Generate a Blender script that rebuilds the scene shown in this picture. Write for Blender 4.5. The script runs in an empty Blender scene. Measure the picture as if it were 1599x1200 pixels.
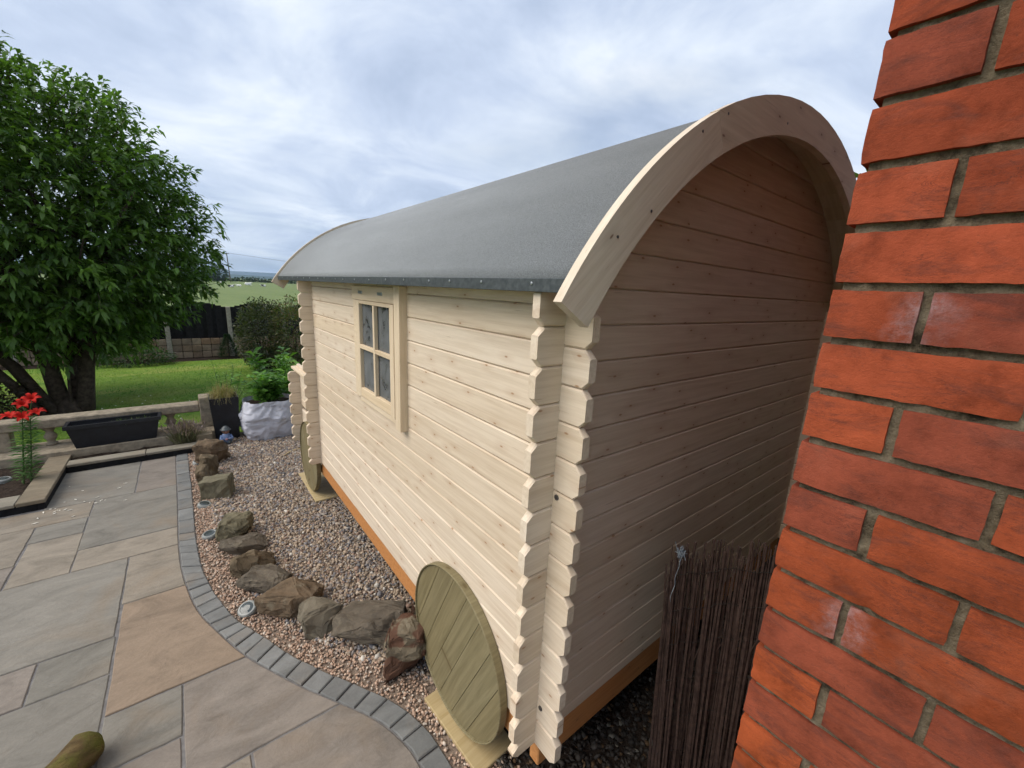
import bpy, bmesh, math, random
import numpy as np
from mathutils import Matrix, Vector, noise as mnoise
random.seed(7); RNG = np.random.default_rng(11)
SC = bpy.context.scene
COL = SC.collection
R = math.radians

# ---------------------------------------------------------------- camera
cam_d = bpy.data.cameras.new('camera'); cam = bpy.data.objects.new('camera', cam_d); COL.objects.link(cam)
cam_d.sensor_fit = 'HORIZONTAL'; cam_d.sensor_width = 36.0; cam_d.lens = 640.6 / 1599 * 36
cam_d.clip_start = 0.02; cam_d.clip_end = 20000
TILT, ROLL, YAW = 1.3481, 0.0474, -0.6758
CAM = Vector((-0.858, -0.837, 0.093))
cam.matrix_world = Matrix.Translation(CAM) @ Matrix.Rotation(YAW, 4, 'Z') @ Matrix.Rotation(TILT, 4, 'X') @ Matrix.Rotation(ROLL, 4, 'Z')
SC.camera = cam

# ---------------------------------------------------------------- light
SUN_AZ = math.atan2(-0.96, 0.28)          # direction to the sun, from +y clockwise
SUN_EL = R(48)
sx, sy, sz = math.sin(SUN_AZ) * math.cos(SUN_EL), math.cos(SUN_AZ) * math.cos(SUN_EL), math.sin(SUN_EL)
sl = bpy.data.lights.new('sun', 'SUN'); sl.energy = 3.0; sl.angle = R(50); sl.color = (1.0, 0.93, 0.83)
so = bpy.data.objects.new('sun', sl); COL.objects.link(so)
so.rotation_euler = Vector((sx, sy, sz)).to_track_quat('Z', 'Y').to_euler()

W = bpy.data.worlds.new('World'); SC.world = W; W.use_nodes = True
nt = W.node_tree; nt.nodes.clear()
def N(t, **k):
    n = nt.nodes.new(t)
    for a, b in k.items(): setattr(n, a, b)
    return n
out = N('ShaderNodeOutputWorld'); bg = N('ShaderNodeBackground'); nt.links.new(bg.outputs[0], out.inputs[0])
sky = N('ShaderNodeTexSky', sky_type='NISHITA', sun_disc=False); sky.sun_elevation = SUN_EL; sky.sun_rotation = SUN_AZ % (2 * math.pi)
sky.air_density = 1.0; sky.dust_density = 1.0
skm = N('ShaderNodeVectorMath', operation='SCALE'); skm.inputs['Scale'].default_value = 0.10
nt.links.new(sky.outputs[0], skm.inputs[0])
tc = N('ShaderNodeTexCoord'); sep = N('ShaderNodeSeparateXYZ'); nt.links.new(tc.outputs['Generated'], sep.inputs[0])
zz = N('ShaderNodeMath', operation='MAXIMUM'); nt.links.new(sep.outputs[2], zz.inputs[0]); zz.inputs[1].default_value = 0.0
za = N('ShaderNodeMath', operation='ADD'); nt.links.new(zz.outputs[0], za.inputs[0]); za.inputs[1].default_value = 0.13
dx = N('ShaderNodeMath', operation='DIVIDE'); nt.links.new(sep.outputs[0], dx.inputs[0]); nt.links.new(za.outputs[0], dx.inputs[1])
dy = N('ShaderNodeMath', operation='DIVIDE'); nt.links.new(sep.outputs[1], dy.inputs[0]); nt.links.new(za.outputs[0], dy.inputs[1])
cb = N('ShaderNodeCombineXYZ'); nt.links.new(dx.outputs[0], cb.inputs[0]); nt.links.new(dy.outputs[0], cb.inputs[1])
def wnoise(scale, det, rough, dist, off):
    mp = N('ShaderNodeMapping'); nt.links.new(cb.outputs[0], mp.inputs[0]); mp.inputs['Location'].default_value = off
    n = N('ShaderNodeTexNoise'); nt.links.new(mp.outputs[0], n.inputs['Vector'])
    n.inputs['Scale'].default_value = scale; n.inputs['Detail'].default_value = det; n.inputs['Roughness'].default_value = rough; n.inputs['Distortion'].default_value = dist
    return n.outputs['Fac']
def wramp(fac, pts):
    r = N('ShaderNodeValToRGB'); nt.links.new(fac, r.inputs[0]); e = r.color_ramp.elements
    while len(e) < len(pts): e.new(0.5)
    for q, (p, c) in zip(e, pts): q.position = p; q.color = (*c, 1)
    return r.outputs[0]
shade = wramp(wnoise(1.05, 6, 0.60, 0.5, (3.1, 1.7, 0)), [(0.32, (0.40, 0.48, 0.63)), (0.45, (0.52, 0.60, 0.75)), (0.57, (0.67, 0.74, 0.85)), (0.72, (0.86, 0.90, 0.95))])
cover = wramp(wnoise(0.5, 3, 0.55, 0.2, (7.3, 4.4, 2)), [(0.30, (0.45,) * 3), (0.48, (0.95,) * 3)])
mx = N('ShaderNodeMixRGB'); nt.links.new(cover, mx.inputs[0]); nt.links.new(skm.outputs[0], mx.inputs[1]); nt.links.new(shade, mx.inputs[2])
nt.links.new(mx.outputs[0], bg.inputs[0]); bg.inputs[1].default_value = 1.0

vs = SC.view_settings; vs.view_transform = 'Standard'; vs.look = 'None'; vs.exposure = 0.32; vs.gamma = 1.0; vs.use_curve_mapping = False
SC.cycles.use_adaptive_sampling = True; SC.cycles.adaptive_threshold = 0.03; SC.cycles.max_bounces = 5; SC.cycles.diffuse_bounces = 3; SC.cycles.transparent_max_bounces = 8

# ---------------------------------------------------------------- helpers
G = -1.95            # level of patio and gravel
LAWN = -2.10
_wl = {}
def wl(o):
    v = Vector((0, 0, 0))
    while o is not None: v += o.location; o = o.parent
    return v
def link(name, me, mat=None, parent=None, loc=(0, 0, 0), smooth=False, color=None):
    o = bpy.data.objects.new(name, me); COL.objects.link(o)
    if mat is not None and len(me.materials) == 0: me.materials.append(mat)
    if parent is not None: o.parent = parent; o.location = Vector(loc) - wl(parent)
    else: o.location = loc
    if smooth: me.polygons.foreach_set('use_smooth', [True] * len(me.polygons))
    if color is not None: o.color = (*color, 1)
    return o
def mesh(name, v, f):
    me = bpy.data.meshes.new(name); me.from_pydata([tuple(map(float, p)) for p in v], [], f); me.update(); return me
def bmesh_to(name, bm):
    bmesh.ops.recalc_face_normals(bm, faces=bm.faces[:]); me = bpy.data.meshes.new(name); bm.to_mesh(me); bm.free(); return me
def tag(o, label, cat, group=None, kind=None):
    o['label'] = label; o['category'] = cat
    if group: o['group'] = group
    if kind: o['kind'] = kind
    return o
def struct(o): o['kind'] = 'structure'; return o
def thing(name, label, cat, loc, group=None):
    o = bpy.data.objects.new(name, None); COL.objects.link(o); o.location = loc; o.empty_display_size = 0.1
    return tag(o, label, cat, group)
def boxme(name, x0, x1, y0, y1, z0, z1, bev=0.0, origin=None):
    c = Vector(((x0 + x1) / 2, (y0 + y1) / 2, (z0 + z1) / 2)) if origin is None else Vector(origin)
    bm = bmesh.new(); bmesh.ops.create_cube(bm, size=1)
    for v in bm.verts: v.co = Vector((x0 + (v.co.x + .5) * (x1 - x0), y0 + (v.co.y + .5) * (y1 - y0), z0 + (v.co.z + .5) * (z1 - z0))) - c
    if bev: bmesh.ops.bevel(bm, geom=bm.edges[:], offset=bev, segments=1, affect='EDGES')
    return bmesh_to(name, bm), c
def box(name, mat, parent, x0, x1, y0, y1, z0, z1, bev=0.003, color=None, rot=None):
    me, c = boxme(name, x0, x1, y0, y1, z0, z1, bev); o = link(name, me, mat, parent, c, color=color)
    if rot: o.rotation_euler = rot
    return o
def prism(name, pts, z0, z1, bev=0.0):
    """polygon pts (x,y) ccw extruded z0..z1"""
    bm = bmesh.new(); vs_ = [bm.verts.new((x, y, z1)) for x, y in pts]; f = bm.faces.new(vs_)
    r = bmesh.ops.extrude_face_region(bm, geom=[f])
    for v in [g for g in r['geom'] if isinstance(g, bmesh.types.BMVert)]: v.co.z = z0
    bm.normal_update()
    if bev:
        es = [e for e in bm.edges if all(abs(v.co.z - z1) < 1e-6 for v in e.verts)]
        bmesh.ops.bevel(bm, geom=es, offset=bev, segments=1, affect='EDGES')
    return bmesh_to(name, bm)
def lathe(name, prof, seg=20):
    v = []; f = []
    for r, z in prof:
        for i in range(seg): a = 2 * math.pi * i / seg; v.append((r * math.cos(a), r * math.sin(a), z))
    for k in range(len(prof) - 1):
        for i in range(seg): j = (i + 1) % seg; f.append((k * seg + i, k * seg + j, (k + 1) * seg + j, (k + 1) * seg + i))
    f.append(tuple(range(seg))[::-1]); n = (len(prof) - 1) * seg; f.append(tuple(range(n, n + seg)))
    return mesh(name, v, f)
def tube_data(path, rads, seg=8):
    path = [Vector(p) for p in path]; v = []; f = []
    for k, p in enumerate(path):
        d = (path[min(k + 1, len(path) - 1)] - path[max(k - 1, 0)]).normalized()
        a = d.orthogonal().normalized() if k == 0 else (a - d * a.dot(d)).normalized()
        b = d.cross(a)
        for i in range(seg):
            t = 2 * math.pi * i / seg; v.append(p + (a * math.cos(t) + b * math.sin(t)) * rads[k])
    for k in range(len(path) - 1):
        for i in range(seg): j = (i + 1) % seg; f.append((k * seg + i, k * seg + j, (k + 1) * seg + j, (k + 1) * seg + i))
    f.append(tuple(range(seg))[::-1]); n = (len(path) - 1) * seg; f.append(tuple(range(n, n + seg)))
    return v, f
def join_data(parts):
    V = []; F = []
    for v, f in parts: o = len(V); V += list(v); F += [tuple(i + o for i in q) for q in f]
    return V, F
def np_mesh(name, V, F, cols=None):
    """V (n,3), F (m,k) arrays, cols per vertex"""
    me = bpy.data.meshes.new(name); n = len(V); m, k = F.shape
    me.vertices.add(n); me.vertices.foreach_set('co', V.astype(np.float32).ravel())
    me.loops.add(m * k); me.loops.foreach_set('vertex_index', F.astype(np.int32).ravel())
    me.polygons.add(m); me.polygons.foreach_set('loop_start', np.arange(0, m * k, k, dtype=np.int32))
    try: me.polygons.foreach_set('loop_total', np.full(m, k, dtype=np.int32))
    except Exception: pass
    me.update(calc_edges=True)
    if cols is not None:
        a = me.color_attributes.new('tint', 'FLOAT_COLOR', 'POINT')
        a.data.foreach_set('color', np.c_[cols, np.ones(len(cols))].astype(np.float32).ravel())
    return me

# ---------------------------------------------------------------- materials
class Mat:
    def __init__(s, name, rough=0.7, spec=0.3):
        s.m = bpy.data.materials.new(name); s.m.use_nodes = True; s.t = s.m.node_tree
        s.b = s.t.nodes['Principled BSDF']; s.b.inputs['Roughness'].default_value = rough
        s.b.inputs['Specular IOR Level'].default_value = spec
        s.tc = s.t.nodes.new('ShaderNodeTexCoord'); s.oi = s.t.nodes.new('ShaderNodeObjectInfo')
    def n(s, t, **k):
        q = s.t.nodes.new(t)
        for a, b in k.items(): setattr(q, a, b)
        return q
    def l(s, a, b): s.t.links.new(a, b)
    def coord(s, scale=(1, 1, 1), rnd=True, kind='Object'):
        mp = s.n('ShaderNodeMapping'); s.l(s.tc.outputs[kind], mp.inputs[0]); mp.inputs['Scale'].default_value = scale
        if rnd:
            c = s.n('ShaderNodeCombineXYZ'); mu = s.n('ShaderNodeMath', operation='MULTIPLY'); s.l(s.oi.outputs['Random'], mu.inputs[0]); mu.inputs[1].default_value = 37.0
            for i in range(3): s.l(mu.outputs[0], c.inputs[i])
            s.l(c.outputs[0], mp.inputs['Location'])
        return mp.outputs[0]
    def noise(s, vec, scale=5, det=4, rough=0.55, dist=0.0):
        q = s.n('ShaderNodeTexNoise'); s.l(vec, q.inputs['Vector'])
        for a, b in (('Scale', scale), ('Detail', det), ('Roughness', rough), ('Distortion', dist)): q.inputs[a].default_value = b
        return q.outputs['Fac']
    def ramp(s, fac, pts):
        r = s.n('ShaderNodeValToRGB'); s.l(fac, r.inputs[0]); e = r.color_ramp.elements
        while len(e) < len(pts): e.new(0.5)
        for q, (p, c) in zip(e, pts): q.position = p; q.color = (*(c if isinstance(c, tuple) else (c,) * 3), 1)
        return r.outputs[0]
    def mix(s, fac, a, b, mode='MIX'):
        q = s.n('ShaderNodeMixRGB', blend_type=mode)
        for i, x in enumerate((fac, a, b)):
            if isinstance(x, (int, float)): q.inputs[i].default_value = x if i == 0 else (x, x, x, 1)
            elif isinstance(x, tuple): q.inputs[i].default_value = (*x, 1)
            else: s.l(x, q.inputs[i])
        return q.outputs[0]
    def math(s, op, a, b=0.0):
        q = s.n('ShaderNodeMath', operation=op)
        for i, x in enumerate((a, b)):
            if isinstance(x, (int, float)): q.inputs[i].default_value = x
            else: s.l(x, q.inputs[i])
        return q.outputs[0]
    def base(s, c):
        if isinstance(c, tuple): s.b.inputs['Base Color'].default_value = (*c, 1)
        else: s.l(c, s.b.inputs['Base Color'])
        return s
    def bump(s, h, strength=0.3, dist=0.01):
        q = s.n('ShaderNodeBump'); q.inputs['Strength'].default_value = strength; q.inputs['Distance'].default_value = dist
        s.l(h, q.inputs['Height']); s.l(q.outputs[0], s.b.inputs['Normal']); return s
    def attr(s, name='tint'):
        q = s.n('ShaderNodeAttribute'); q.attribute_name = name; return q.outputs['Color']

def wood(name, lo, hi, knot=(0.22, 0.11, 0.05), rough=0.6, grain=1.0, knots=True, tint=False):
    """grain runs along local X"""
    s = Mat(name, rough, 0.25)
    g = s.noise(s.coord((1.3, 26, 26)), 2.2, 5, 0.6, 0.5)
    col = s.ramp(g, [(0.30, lo), (0.62, hi)])
    fine = s.noise(s.coord((4, 160, 160)), 2.0, 3, 0.6)
    col = s.mix(0.25 * grain, col, s.ramp(fine, [(0.3, 0.72), (0.7, 1.0)]), 'MULTIPLY')
    var = s.ramp(s.oi.outputs['Random'], [(0.0, (0.90, 0.87, 0.82)), (0.5, (1.0, 1.0, 1.0)), (1.0, (0.97, 0.93, 0.86))])
    col = s.mix(1.0, col, var, 'MULTIPLY')
    if knots:
        v = s.n('ShaderNodeTexVoronoi', voronoi_dimensions='2D'); sx3 = s.n('ShaderNodeSeparateXYZ'); s.l(s.coord((5.2, 13, 13)), sx3.inputs[0]); cx3 = s.n('ShaderNodeCombineXYZ'); s.l(sx3.outputs[0], cx3.inputs[0]); s.l(sx3.outputs[2], cx3.inputs[1])
        s.l(cx3.outputs[0], v.inputs['Vector']); v.inputs['Scale'].default_value = 1.0
        kn = s.ramp(v.outputs['Distance'], [(0.025, 1.0), (0.065, 0.0)])
        pick = s.n('ShaderNodeSeparateColor'); s.l(v.outputs['Color'], pick.inputs[0])
        on = s.math('GREATER_THAN', pick.outputs[0], 0.50)
        halo = s.ramp(v.outputs['Distance'], [(0.06, 0.22), (0.30, 0.0)])
        m2 = s.math('MULTIPLY', s.math('MAXIMUM', kn, halo), on)
        col = s.mix(s.math('MULTIPLY', m2, 0.85), col, knot)
        ck = s.noise(s.coord((2.0, 70, 70)), 2.5, 2, 0.5)
        crack = s.ramp(ck, [(0.735, 0.0), (0.765, 0.45)])
        col = s.mix(crack, col, (0.25, 0.14, 0.07))
    if tint: col = s.mix(1.0, col, s.oi.outputs['Color'], 'MULTIPLY')
    s.base(col); s.bump(fine, 0.12, 0.002)
    return s.m
PINE = wood('pine_log', (0.605, 0.49, 0.37), (0.715, 0.605, 0.48), knot=(0.32, 0.165, 0.08))
PINE_TRIM = wood('pine_trim', (0.60, 0.475, 0.325), (0.71, 0.58, 0.425), knots=False)
FASCIA = wood('fascia_pine', (0.58, 0.475, 0.36), (0.68, 0.58, 0.46), knot=(0.16, 0.08, 0.05))
BEARER = wood('treated_bearer', (0.40, 0.165, 0.055), (0.52, 0.24, 0.085), rough=0.65)
TREATED = wood('treated_wheel', (0.15, 0.125, 0.065), (0.225, 0.19, 0.105), knot=(0.10, 0.07, 0.03))
PAD = wood('pad_board', (0.36, 0.27, 0.13), (0.46, 0.36, 0.20), knots=False, grain=0.4)

s = Mat('roof_felt', 0.85, 0.25); c = s.coord(rnd=False)
col = s.ramp(s.noise(c, 330, 3, 0.8), [(0.32, (0.15, 0.158, 0.163)), (0.68, (0.345, 0.36, 0.37))])
col = s.mix(0.5, col, s.ramp(s.noise(s.coord((3, 0.7, 3), False), 1.3, 4), [(0.35, 0.72), (0.65, 1.0)]), 'MULTIPLY')
rip = s.math('ADD', s.noise(c, 350, 2, 0.7), s.math('MULTIPLY', s.noise(s.coord((6, 1.2, 6), False), 1.0, 3), 4.0))
s.base(col).bump(rip, 0.5, 0.004); FELT = s.m
s = Mat('felt_edge', 0.6, 0.3); s.base(s.ramp(s.noise(s.coord(rnd=False), 60, 3), [(0.3, (0.035, 0.042, 0.045)), (0.7, (0.075, 0.085, 0.088))])); FELT_EDGE = s.m
def metal(name, colr, rough=0.4):
    s = Mat(name, rough, 0.5); s.b.inputs['Metallic'].default_value = 0.9
    s.base(s.ramp(s.noise(s.coord(), 30, 3), [(0.3, tuple(x * .75 for x in colr)), (0.7, colr)])); return s.m
STEEL = metal('zinc_steel', (0.55, 0.56, 0.57)); DARKSTEEL = metal('dark_steel', (0.16, 0.16, 0.17))
def plain(name, colr, rough=0.6, spec=0.3, sc=12, v=0.25, bump=0.0):
    s = Mat(name, rough, spec); n_ = s.noise(s.coord(), sc, 4, 0.6)
    s.base(s.ramp(n_, [(0.3, tuple(x * (1 - v) for x in colr)), (0.7, tuple(min(1, x * (1 + v)) for x in colr))]))
    if bump: s.bump(n_, bump, 0.01)
    return s.m
def glassmat():
    s = Mat('dusty_glass', 0.12, 0.5); c = s.coord((1, 1, 1), True)
    smear = s.noise(c, 9, 5, 0.65, 0.8)
    dust = s.ramp(smear, [(0.34, (0.03, 0.032, 0.034)), (0.44, (0.10, 0.105, 0.108)), (0.7, (0.15, 0.155, 0.16))])
    s.base(dust); s.l(s.ramp(smear, [(0.36, 0.15), (0.5, 0.5)]), s.b.inputs['Roughness']); return s.m
GLASS = glassmat()

def brickmat(name, salt=False):
    s = Mat(name, 0.95, 0.06); c = s.coord()
    col = s.mix(1.0, s.oi.outputs['Color'], s.ramp(s.noise(c, 11, 7, 0.7), [(0.28, 0.42), (0.46, 0.88), (0.72, 1.28)]), 'MULTIPLY')
    soot = s.noise(s.coord((1, 0.6, 2.0)), 13, 6, 0.7, 1.2)
    col = s.mix(s.ramp(soot, [(0.50, 0.0), (0.70, 0.62)]), col, (0.085, 0.038, 0.032))
    st = s.noise(s.coord((1, 0.5, 3.2)), 16, 5, 0.75, 2.2)
    msk = s.ramp(s.noise(c, 9, 3), [(0.45, 0.0), (0.60, 1.0)])
    line = s.ramp(s.math('ABSOLUTE', s.math('SUBTRACT', st, 0.5)), [(0.0, 0.75), (0.018, 0.0)])
    col = s.mix(s.math('MULTIPLY', line, msk), col, (0.07, 0.03, 0.025))
    col = s.mix(s.ramp(s.noise(c, 140, 3, 0.8), [(0.64, 0.0), (0.70, 0.45)]), col, (0.09, 0.04, 0.03))
    col = s.mix(s.ramp(s.noise(c, 5, 4, 0.7), [(0.58, 0.0), (0.75, 0.22)]), col, (0.36, 0.17, 0.12))
    if salt:
        gc = s.n('ShaderNodeSeparateXYZ'); s.l(s.tc.outputs['Object'], gc.inputs[0])
        g_ = s.ramp(s.math('ADD', s.math('ADD', s.math('MULTIPLY', gc.outputs[1], -9.0 if salt > 0 else 9.0), 0.05 if salt > 0 else -0.55), s.noise(c, 16, 4)), [(0.66, 0.0), (1.2, 0.45)])
        col = s.mix(s.math('MULTIPLY', g_, s.ramp(s.noise(c, 45, 6, 0.8), [(0.38, 0.1), (0.62, 1.0)])), col, (0.40, 0.34, 0.36))
    s.base(col); s.bump(s.noise(c, 60, 7, 0.8), 0.7, 0.005); return s.m
BRICK = brickmat('fired_brick'); BRICK_SALT = brickmat('salted_brick', 1); BRICK_SALT2 = brickmat('salted_brick_far', -1)
s = Mat('lime_mortar', 0.95, 0.1); c = s.coord(rnd=False)
col = s.ramp(s.noise(c, 30, 6, 0.7), [(0.32, (0.05, 0.04, 0.028)), (0.47, (0.17, 0.135, 0.09)), (0.68, (0.30, 0.25, 0.175))])
s.base(col).bump(s.noise(c, 70, 6, 0.75), 1.0, 0.012); MORTAR = s.m

def stonemat(name, tintmode=True, sc=1.0, bump=0.35):
    s = Mat(name, 0.8, 0.25); c = s.coord()
    a = s.ramp(s.noise(s.coord((1, 2.2, 1)), 2.6 * sc, 8, 0.68, 1.2), [(0.28, 0.66), (0.50, 1.0), (0.72, 1.22)])
    col = s.mix(1.0, s.oi.outputs['Color'], a, 'MULTIPLY')
    col = s.mix(s.ramp(s.noise(c, 1.7 * sc, 4, 0.6, 1.0), [(0.52, 0.0), (0.72, 0.40)]), col, (0.215, 0.155, 0.10))
    col = s.mix(0.5, col, s.ramp(s.noise(c, 90, 3, 0.7), [(0.3, 0.82), (0.7, 1.08)]), 'MULTIPLY')
    col = s.mix(s.ramp(s.noise(c, 22, 4, 0.7), [(0.66, 0.0), (0.74, 0.3)]), col, (0.10, 0.09, 0.08))
    s.base(col); s.bump(s.noise(s.coord((1, 1.6, 1)), 7, 7, 0.6, 0.8), bump * 1.7, 0.014); return s.m
SLAB = stonemat('riven_sandstone'); SETT = stonemat('slate_sett', bump=0.25)
COPING = stonemat('weathered_coping', bump=0.2)
def rockmat(name, rust=False):
    s = Mat(name, 0.9, 0.15); c = s.coord()
    col = s.mix(1.0, s.oi.outputs['Color'], s.ramp(s.noise(c, 9, 7, 0.7, 0.4), [(0.3, 0.5), (0.55, 1.0), (0.75, 1.35)]), 'MULTIPLY')
    col = s.mix(s.ramp(s.noise(c, 14, 5, 0.7), [(0.56, 0.0), (0.68, 0.55)]), col, (0.20, 0.175, 0.125))
    col = s.mix(s.ramp(s.noise(c, 20, 4, 0.7), [(0.64, 0.0), (0.70, 0.7)]), col, (0.05, 0.04, 0.035))
    if rust: col = s.mix(s.ramp(s.noise(c, 7.5, 3, 0.5, 0.3), [(0.46, 0.0), (0.50, 0.85)]), col, (0.085, 0.038, 0.024))
    s.base(col); s.bump(s.noise(c, 28, 8, 0.75), 0.7, 0.012); return s.m
ROCK = rockmat('field_stone'); RUSTROCK = rockmat('iron_stained_stone', True)
s = Mat('pebble', 0.7, 0.3); s.base(s.mix(1.0, s.attr(), s.ramp(s.noise(s.coord(rnd=False), 150, 3), [(0.3, 0.75), (0.7, 1.15)]), 'MULTIPLY')); PEBBLE = s.m
s = Mat('gravel_bed', 0.95, 0.1); c = s.coord(rnd=False)
s.base(s.ramp(s.noise(c, 80, 5, 0.7), [(0.3, (0.12, 0.09, 0.07)), (0.7, (0.34, 0.26, 0.20))])).bump(s.noise(c, 90, 4), 0.8, 0.02); GRAVELBED = s.m
s = Mat('soil', 0.95, 0.1); c = s.coord(rnd=False)
s.base(s.ramp(s.noise(c, 25, 6, 0.7), [(0.3, (0.018, 0.013, 0.010)), (0.7, (0.07, 0.05, 0.038))])).bump(s.noise(c, 40, 6, 0.7), 1.0, 0.03); SOIL = s.m
s = Mat('jointing_mortar', 0.9, 0.1); s.base(s.ramp(s.noise(s.coord(rnd=False), 25, 5), [(0.3, (0.115, 0.108, 0.104)), (0.7, (0.20, 0.19, 0.185))])); JOINT = s.m
def grassmat(name, a, b, d, sc):
    s = Mat(name, 0.85, 0.15); c = s.coord(rnd=False)
    col = s.ramp(s.noise(c, sc, 6, 0.65), [(0.3, a), (0.7, b)])
    col = s.mix(s.ramp(s.noise(s.coord((0.55, 1.3, 1), False), 0.9, 4, 0.6, 0.8), [(0.52, 0.0), (0.75, 0.65)]), col, d)
    s.base(col).bump(s.noise(c, sc * 4, 4), 0.5, 0.02); return s.m
LAWNMAT = grassmat('mown_lawn', (0.090, 0.165, 0.022), (0.165, 0.255, 0.036), (0.30, 0.28, 0.08), 5)
FIELDMAT = grassmat('pasture', (0.10, 0.145, 0.045), (0.15, 0.19, 0.065), (0.22, 0.22, 0.10), 0.25)
def leafmat(name, rough=0.45, trans=0.35):
    s = Mat(name, rough, 0.35); col = s.attr(); s.base(col)
    tr = s.n('ShaderNodeBsdfTranslucent'); s.l(s.mix(1.0, col, (1.3, 1.5, 0.6), 'MULTIPLY'), tr.inputs[0])
    m_ = s.n('ShaderNodeMixShader'); m_.inputs[0].default_value = trans
    o_ = s.t.nodes['Material Output']; s.l(s.b.outputs[0], m_.inputs[1]); s.l(tr.outputs[0], m_.inputs[2]); s.l(m_.outputs[0], o_.inputs[0]); return s.m
LEAF = leafmat('leaf')
BARK = plain('bark', (0.055, 0.042, 0.032), 0.9, 0.1, 18, 0.5, 0.8)
BLACKPL = plain('black_plastic', (0.012, 0.013, 0.017), 0.42, 0.4, 20, 0.3)
BLACKWD = plain('black_board', (0.010, 0.010, 0.011), 0.8, 0.15, 20, 0.4)
FENCEWD = plain('dark_fence_wood', (0.016, 0.015, 0.017), 0.85, 0.15, 14, 0.4)
CONC = plain('concrete', (0.33, 0.30, 0.25), 0.9, 0.1, 22, 0.25, 0.3)
STONECAST = plain('cast_stone', (0.27, 0.225, 0.165), 0.9, 0.1, 16, 0.35, 0.4)
GBOARD = stonemat('rock_face_board', sc=3.0, bump=1.0)
BAGMAT = plain('woven_bag', (0.50, 0.50, 0.55), 0.65, 0.25, 9, 0.12)
MOSSWD = None
s = Mat('mossy_bark', 0.9, 0.15); c = s.coord()
col = s.ramp(s.noise(s.coord((2, 9, 9)), 3, 6, 0.65), [(0.3, (0.07, 0.045, 0.022)), (0.7, (0.20, 0.14, 0.06))])
col = s.mix(s.ramp(s.noise(c, 7, 5, 0.65), [(0.42, 0.0), (0.6, 0.85)]), col, (0.13, 0.135, 0.025))
s.base(col).bump(s.noise(s.coord((3, 14, 14)), 4, 6, 0.7), 0.9, 0.02); MOSSWD = s.m
BRUSH = plain('brushwood', (0.075, 0.047, 0.038), 0.8, 0.2, 40, 0.45)
WIRE = plain('rusty_wire', (0.03, 0.024, 0.02), 0.6, 0.4)
TWINE = plain('blue_twine', (0.20, 0.23, 0.26), 0.8, 0.2, 40, 0.5)
LAMPGL = plain('lamp_glass', (0.05, 0.06, 0.06), 0.1, 0.6); LAMPRING = plain('lamp_ring', (0.22, 0.225, 0.21), 0.4, 0.5, 30, 0.25)
s = Mat('lily_petal', 0.7, 0.15); s.base(s.ramp(s.noise(s.coord(), 30, 3), [(0.3, (0.30, 0.006, 0.004)), (0.7, (0.48, 0.014, 0.006))])); PETAL = s.m
s = Mat('cow_hide', 0.8, 0.2); s.base(s.ramp(s.noise(s.coord(), 0.9, 2), [(0.47, (0.02, 0.018, 0.018)), (0.50, (0.75, 0.73, 0.70))])); HIDE = s.m
s = Mat('white_hide', 0.8, 0.2); s.base(s.ramp(s.noise(s.coord(), 0.9, 2), [(0.30, (0.03, 0.03, 0.03)), (0.34, (0.78, 0.76, 0.72))])); HIDEW = s.m
POLE = plain('weathered_pole', (0.10, 0.085, 0.07), 0.9, 0.1)

# ---------------------------------------------------------------- ground, patio, gravel
def sheet(name, pts, z, mat):
    me = mesh(name, [(x, y, z) for x, y in pts], [tuple(range(len(pts)))]); return struct(link(name, me, mat))
sheet('field', [(-6000, 13.6), (6000, 13.6), (6000, 9000), (-6000, 9000)], LAWN - 0.05, FIELDMAT)
sheet('ground', [(-300, -300), (300, -300), (300, 13.6), (-300, 13.6)], LAWN - 0.06, LAWNMAT)
sheet('lawn', [(-12, 5.9), (0.35, 5.9), (0.45, 9.0), (0.75, 11.0), (0.72, 12.7), (-12, 13.0)], LAWN, LAWNMAT)
sheet('flower_border', [(-12, 12.4), (6, 12.0), (6, 13.58), (-12, 13.58)], LAWN - 0.02, SOIL)

KP = [(-1.10, 5.06), (-1.095, 4.60), (-1.081, 3.79), (-1.075, 3.08), (-1.057, 2.61), (-1.015, 2.25), (-0.968, 2.015), (-0.901, 1.816), (-0.791, 1.531), (-0.670, 1.302), (-0.564, 1.118), (-0.445, 0.936), (-0.327, 0.745), (-0.26, 0.564), (-0.243, 0.423), (-0.245, 0.20), (-0.30, -0.10), (-0.42, -0.45), (-0.5, -0.9)]
KG = [(-0.992, 5.06), (-0.986, 4.60), (-0.972, 3.79), (-0.967, 3.05), (-0.945, 2.55), (-0.905, 2.27), (-0.855, 2.045), (-0.793, 1.83), (-0.685, 1.60), (-0.578, 1.365), (-0.468, 1.170), (-0.348, 0.985), (-0.222, 0.775), (-0.155, 0.575), (-0.138, 0.425), (-0.140, 0.19), (-0.198, -0.13), (-0.322, -0.49), (-0.40, -0.93)]
def densify(P, n=8):
    o = []; P = [Vector((*p, 0)) for p in P]
    for i in range(len(P) - 1):
        a, b, c_, d = P[max(i - 1, 0)], P[i], P[i + 1], P[min(i + 2, len(P) - 1)]
        for k in range(n):
            t = k / n; q = 0.5 * ((2 * b) + (c_ - a) * t + (2 * a - 5 * b + 4 * c_ - d) * t * t + (3 * b - a - 3 * c_ + d) * t ** 3); o.append((q.x, q.y))
    o.append((P[-1].x, P[-1].y)); return o
KPd, KGd = densify(KP), densify(KG)
KPy = np.array([p[1] for p in KPd])[::-1]; KPx = np.array([p[0] for p in KPd])[::-1]
KGy = np.array([p[1] for p in KGd])[::-1]; KGx = np.array([p[0] for p in KGd])[::-1]
kx = lambda y: float(np.interp(y, KPy, KPx)); kgx = lambda y: float(np.interp(y, KGy, KGx))

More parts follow.
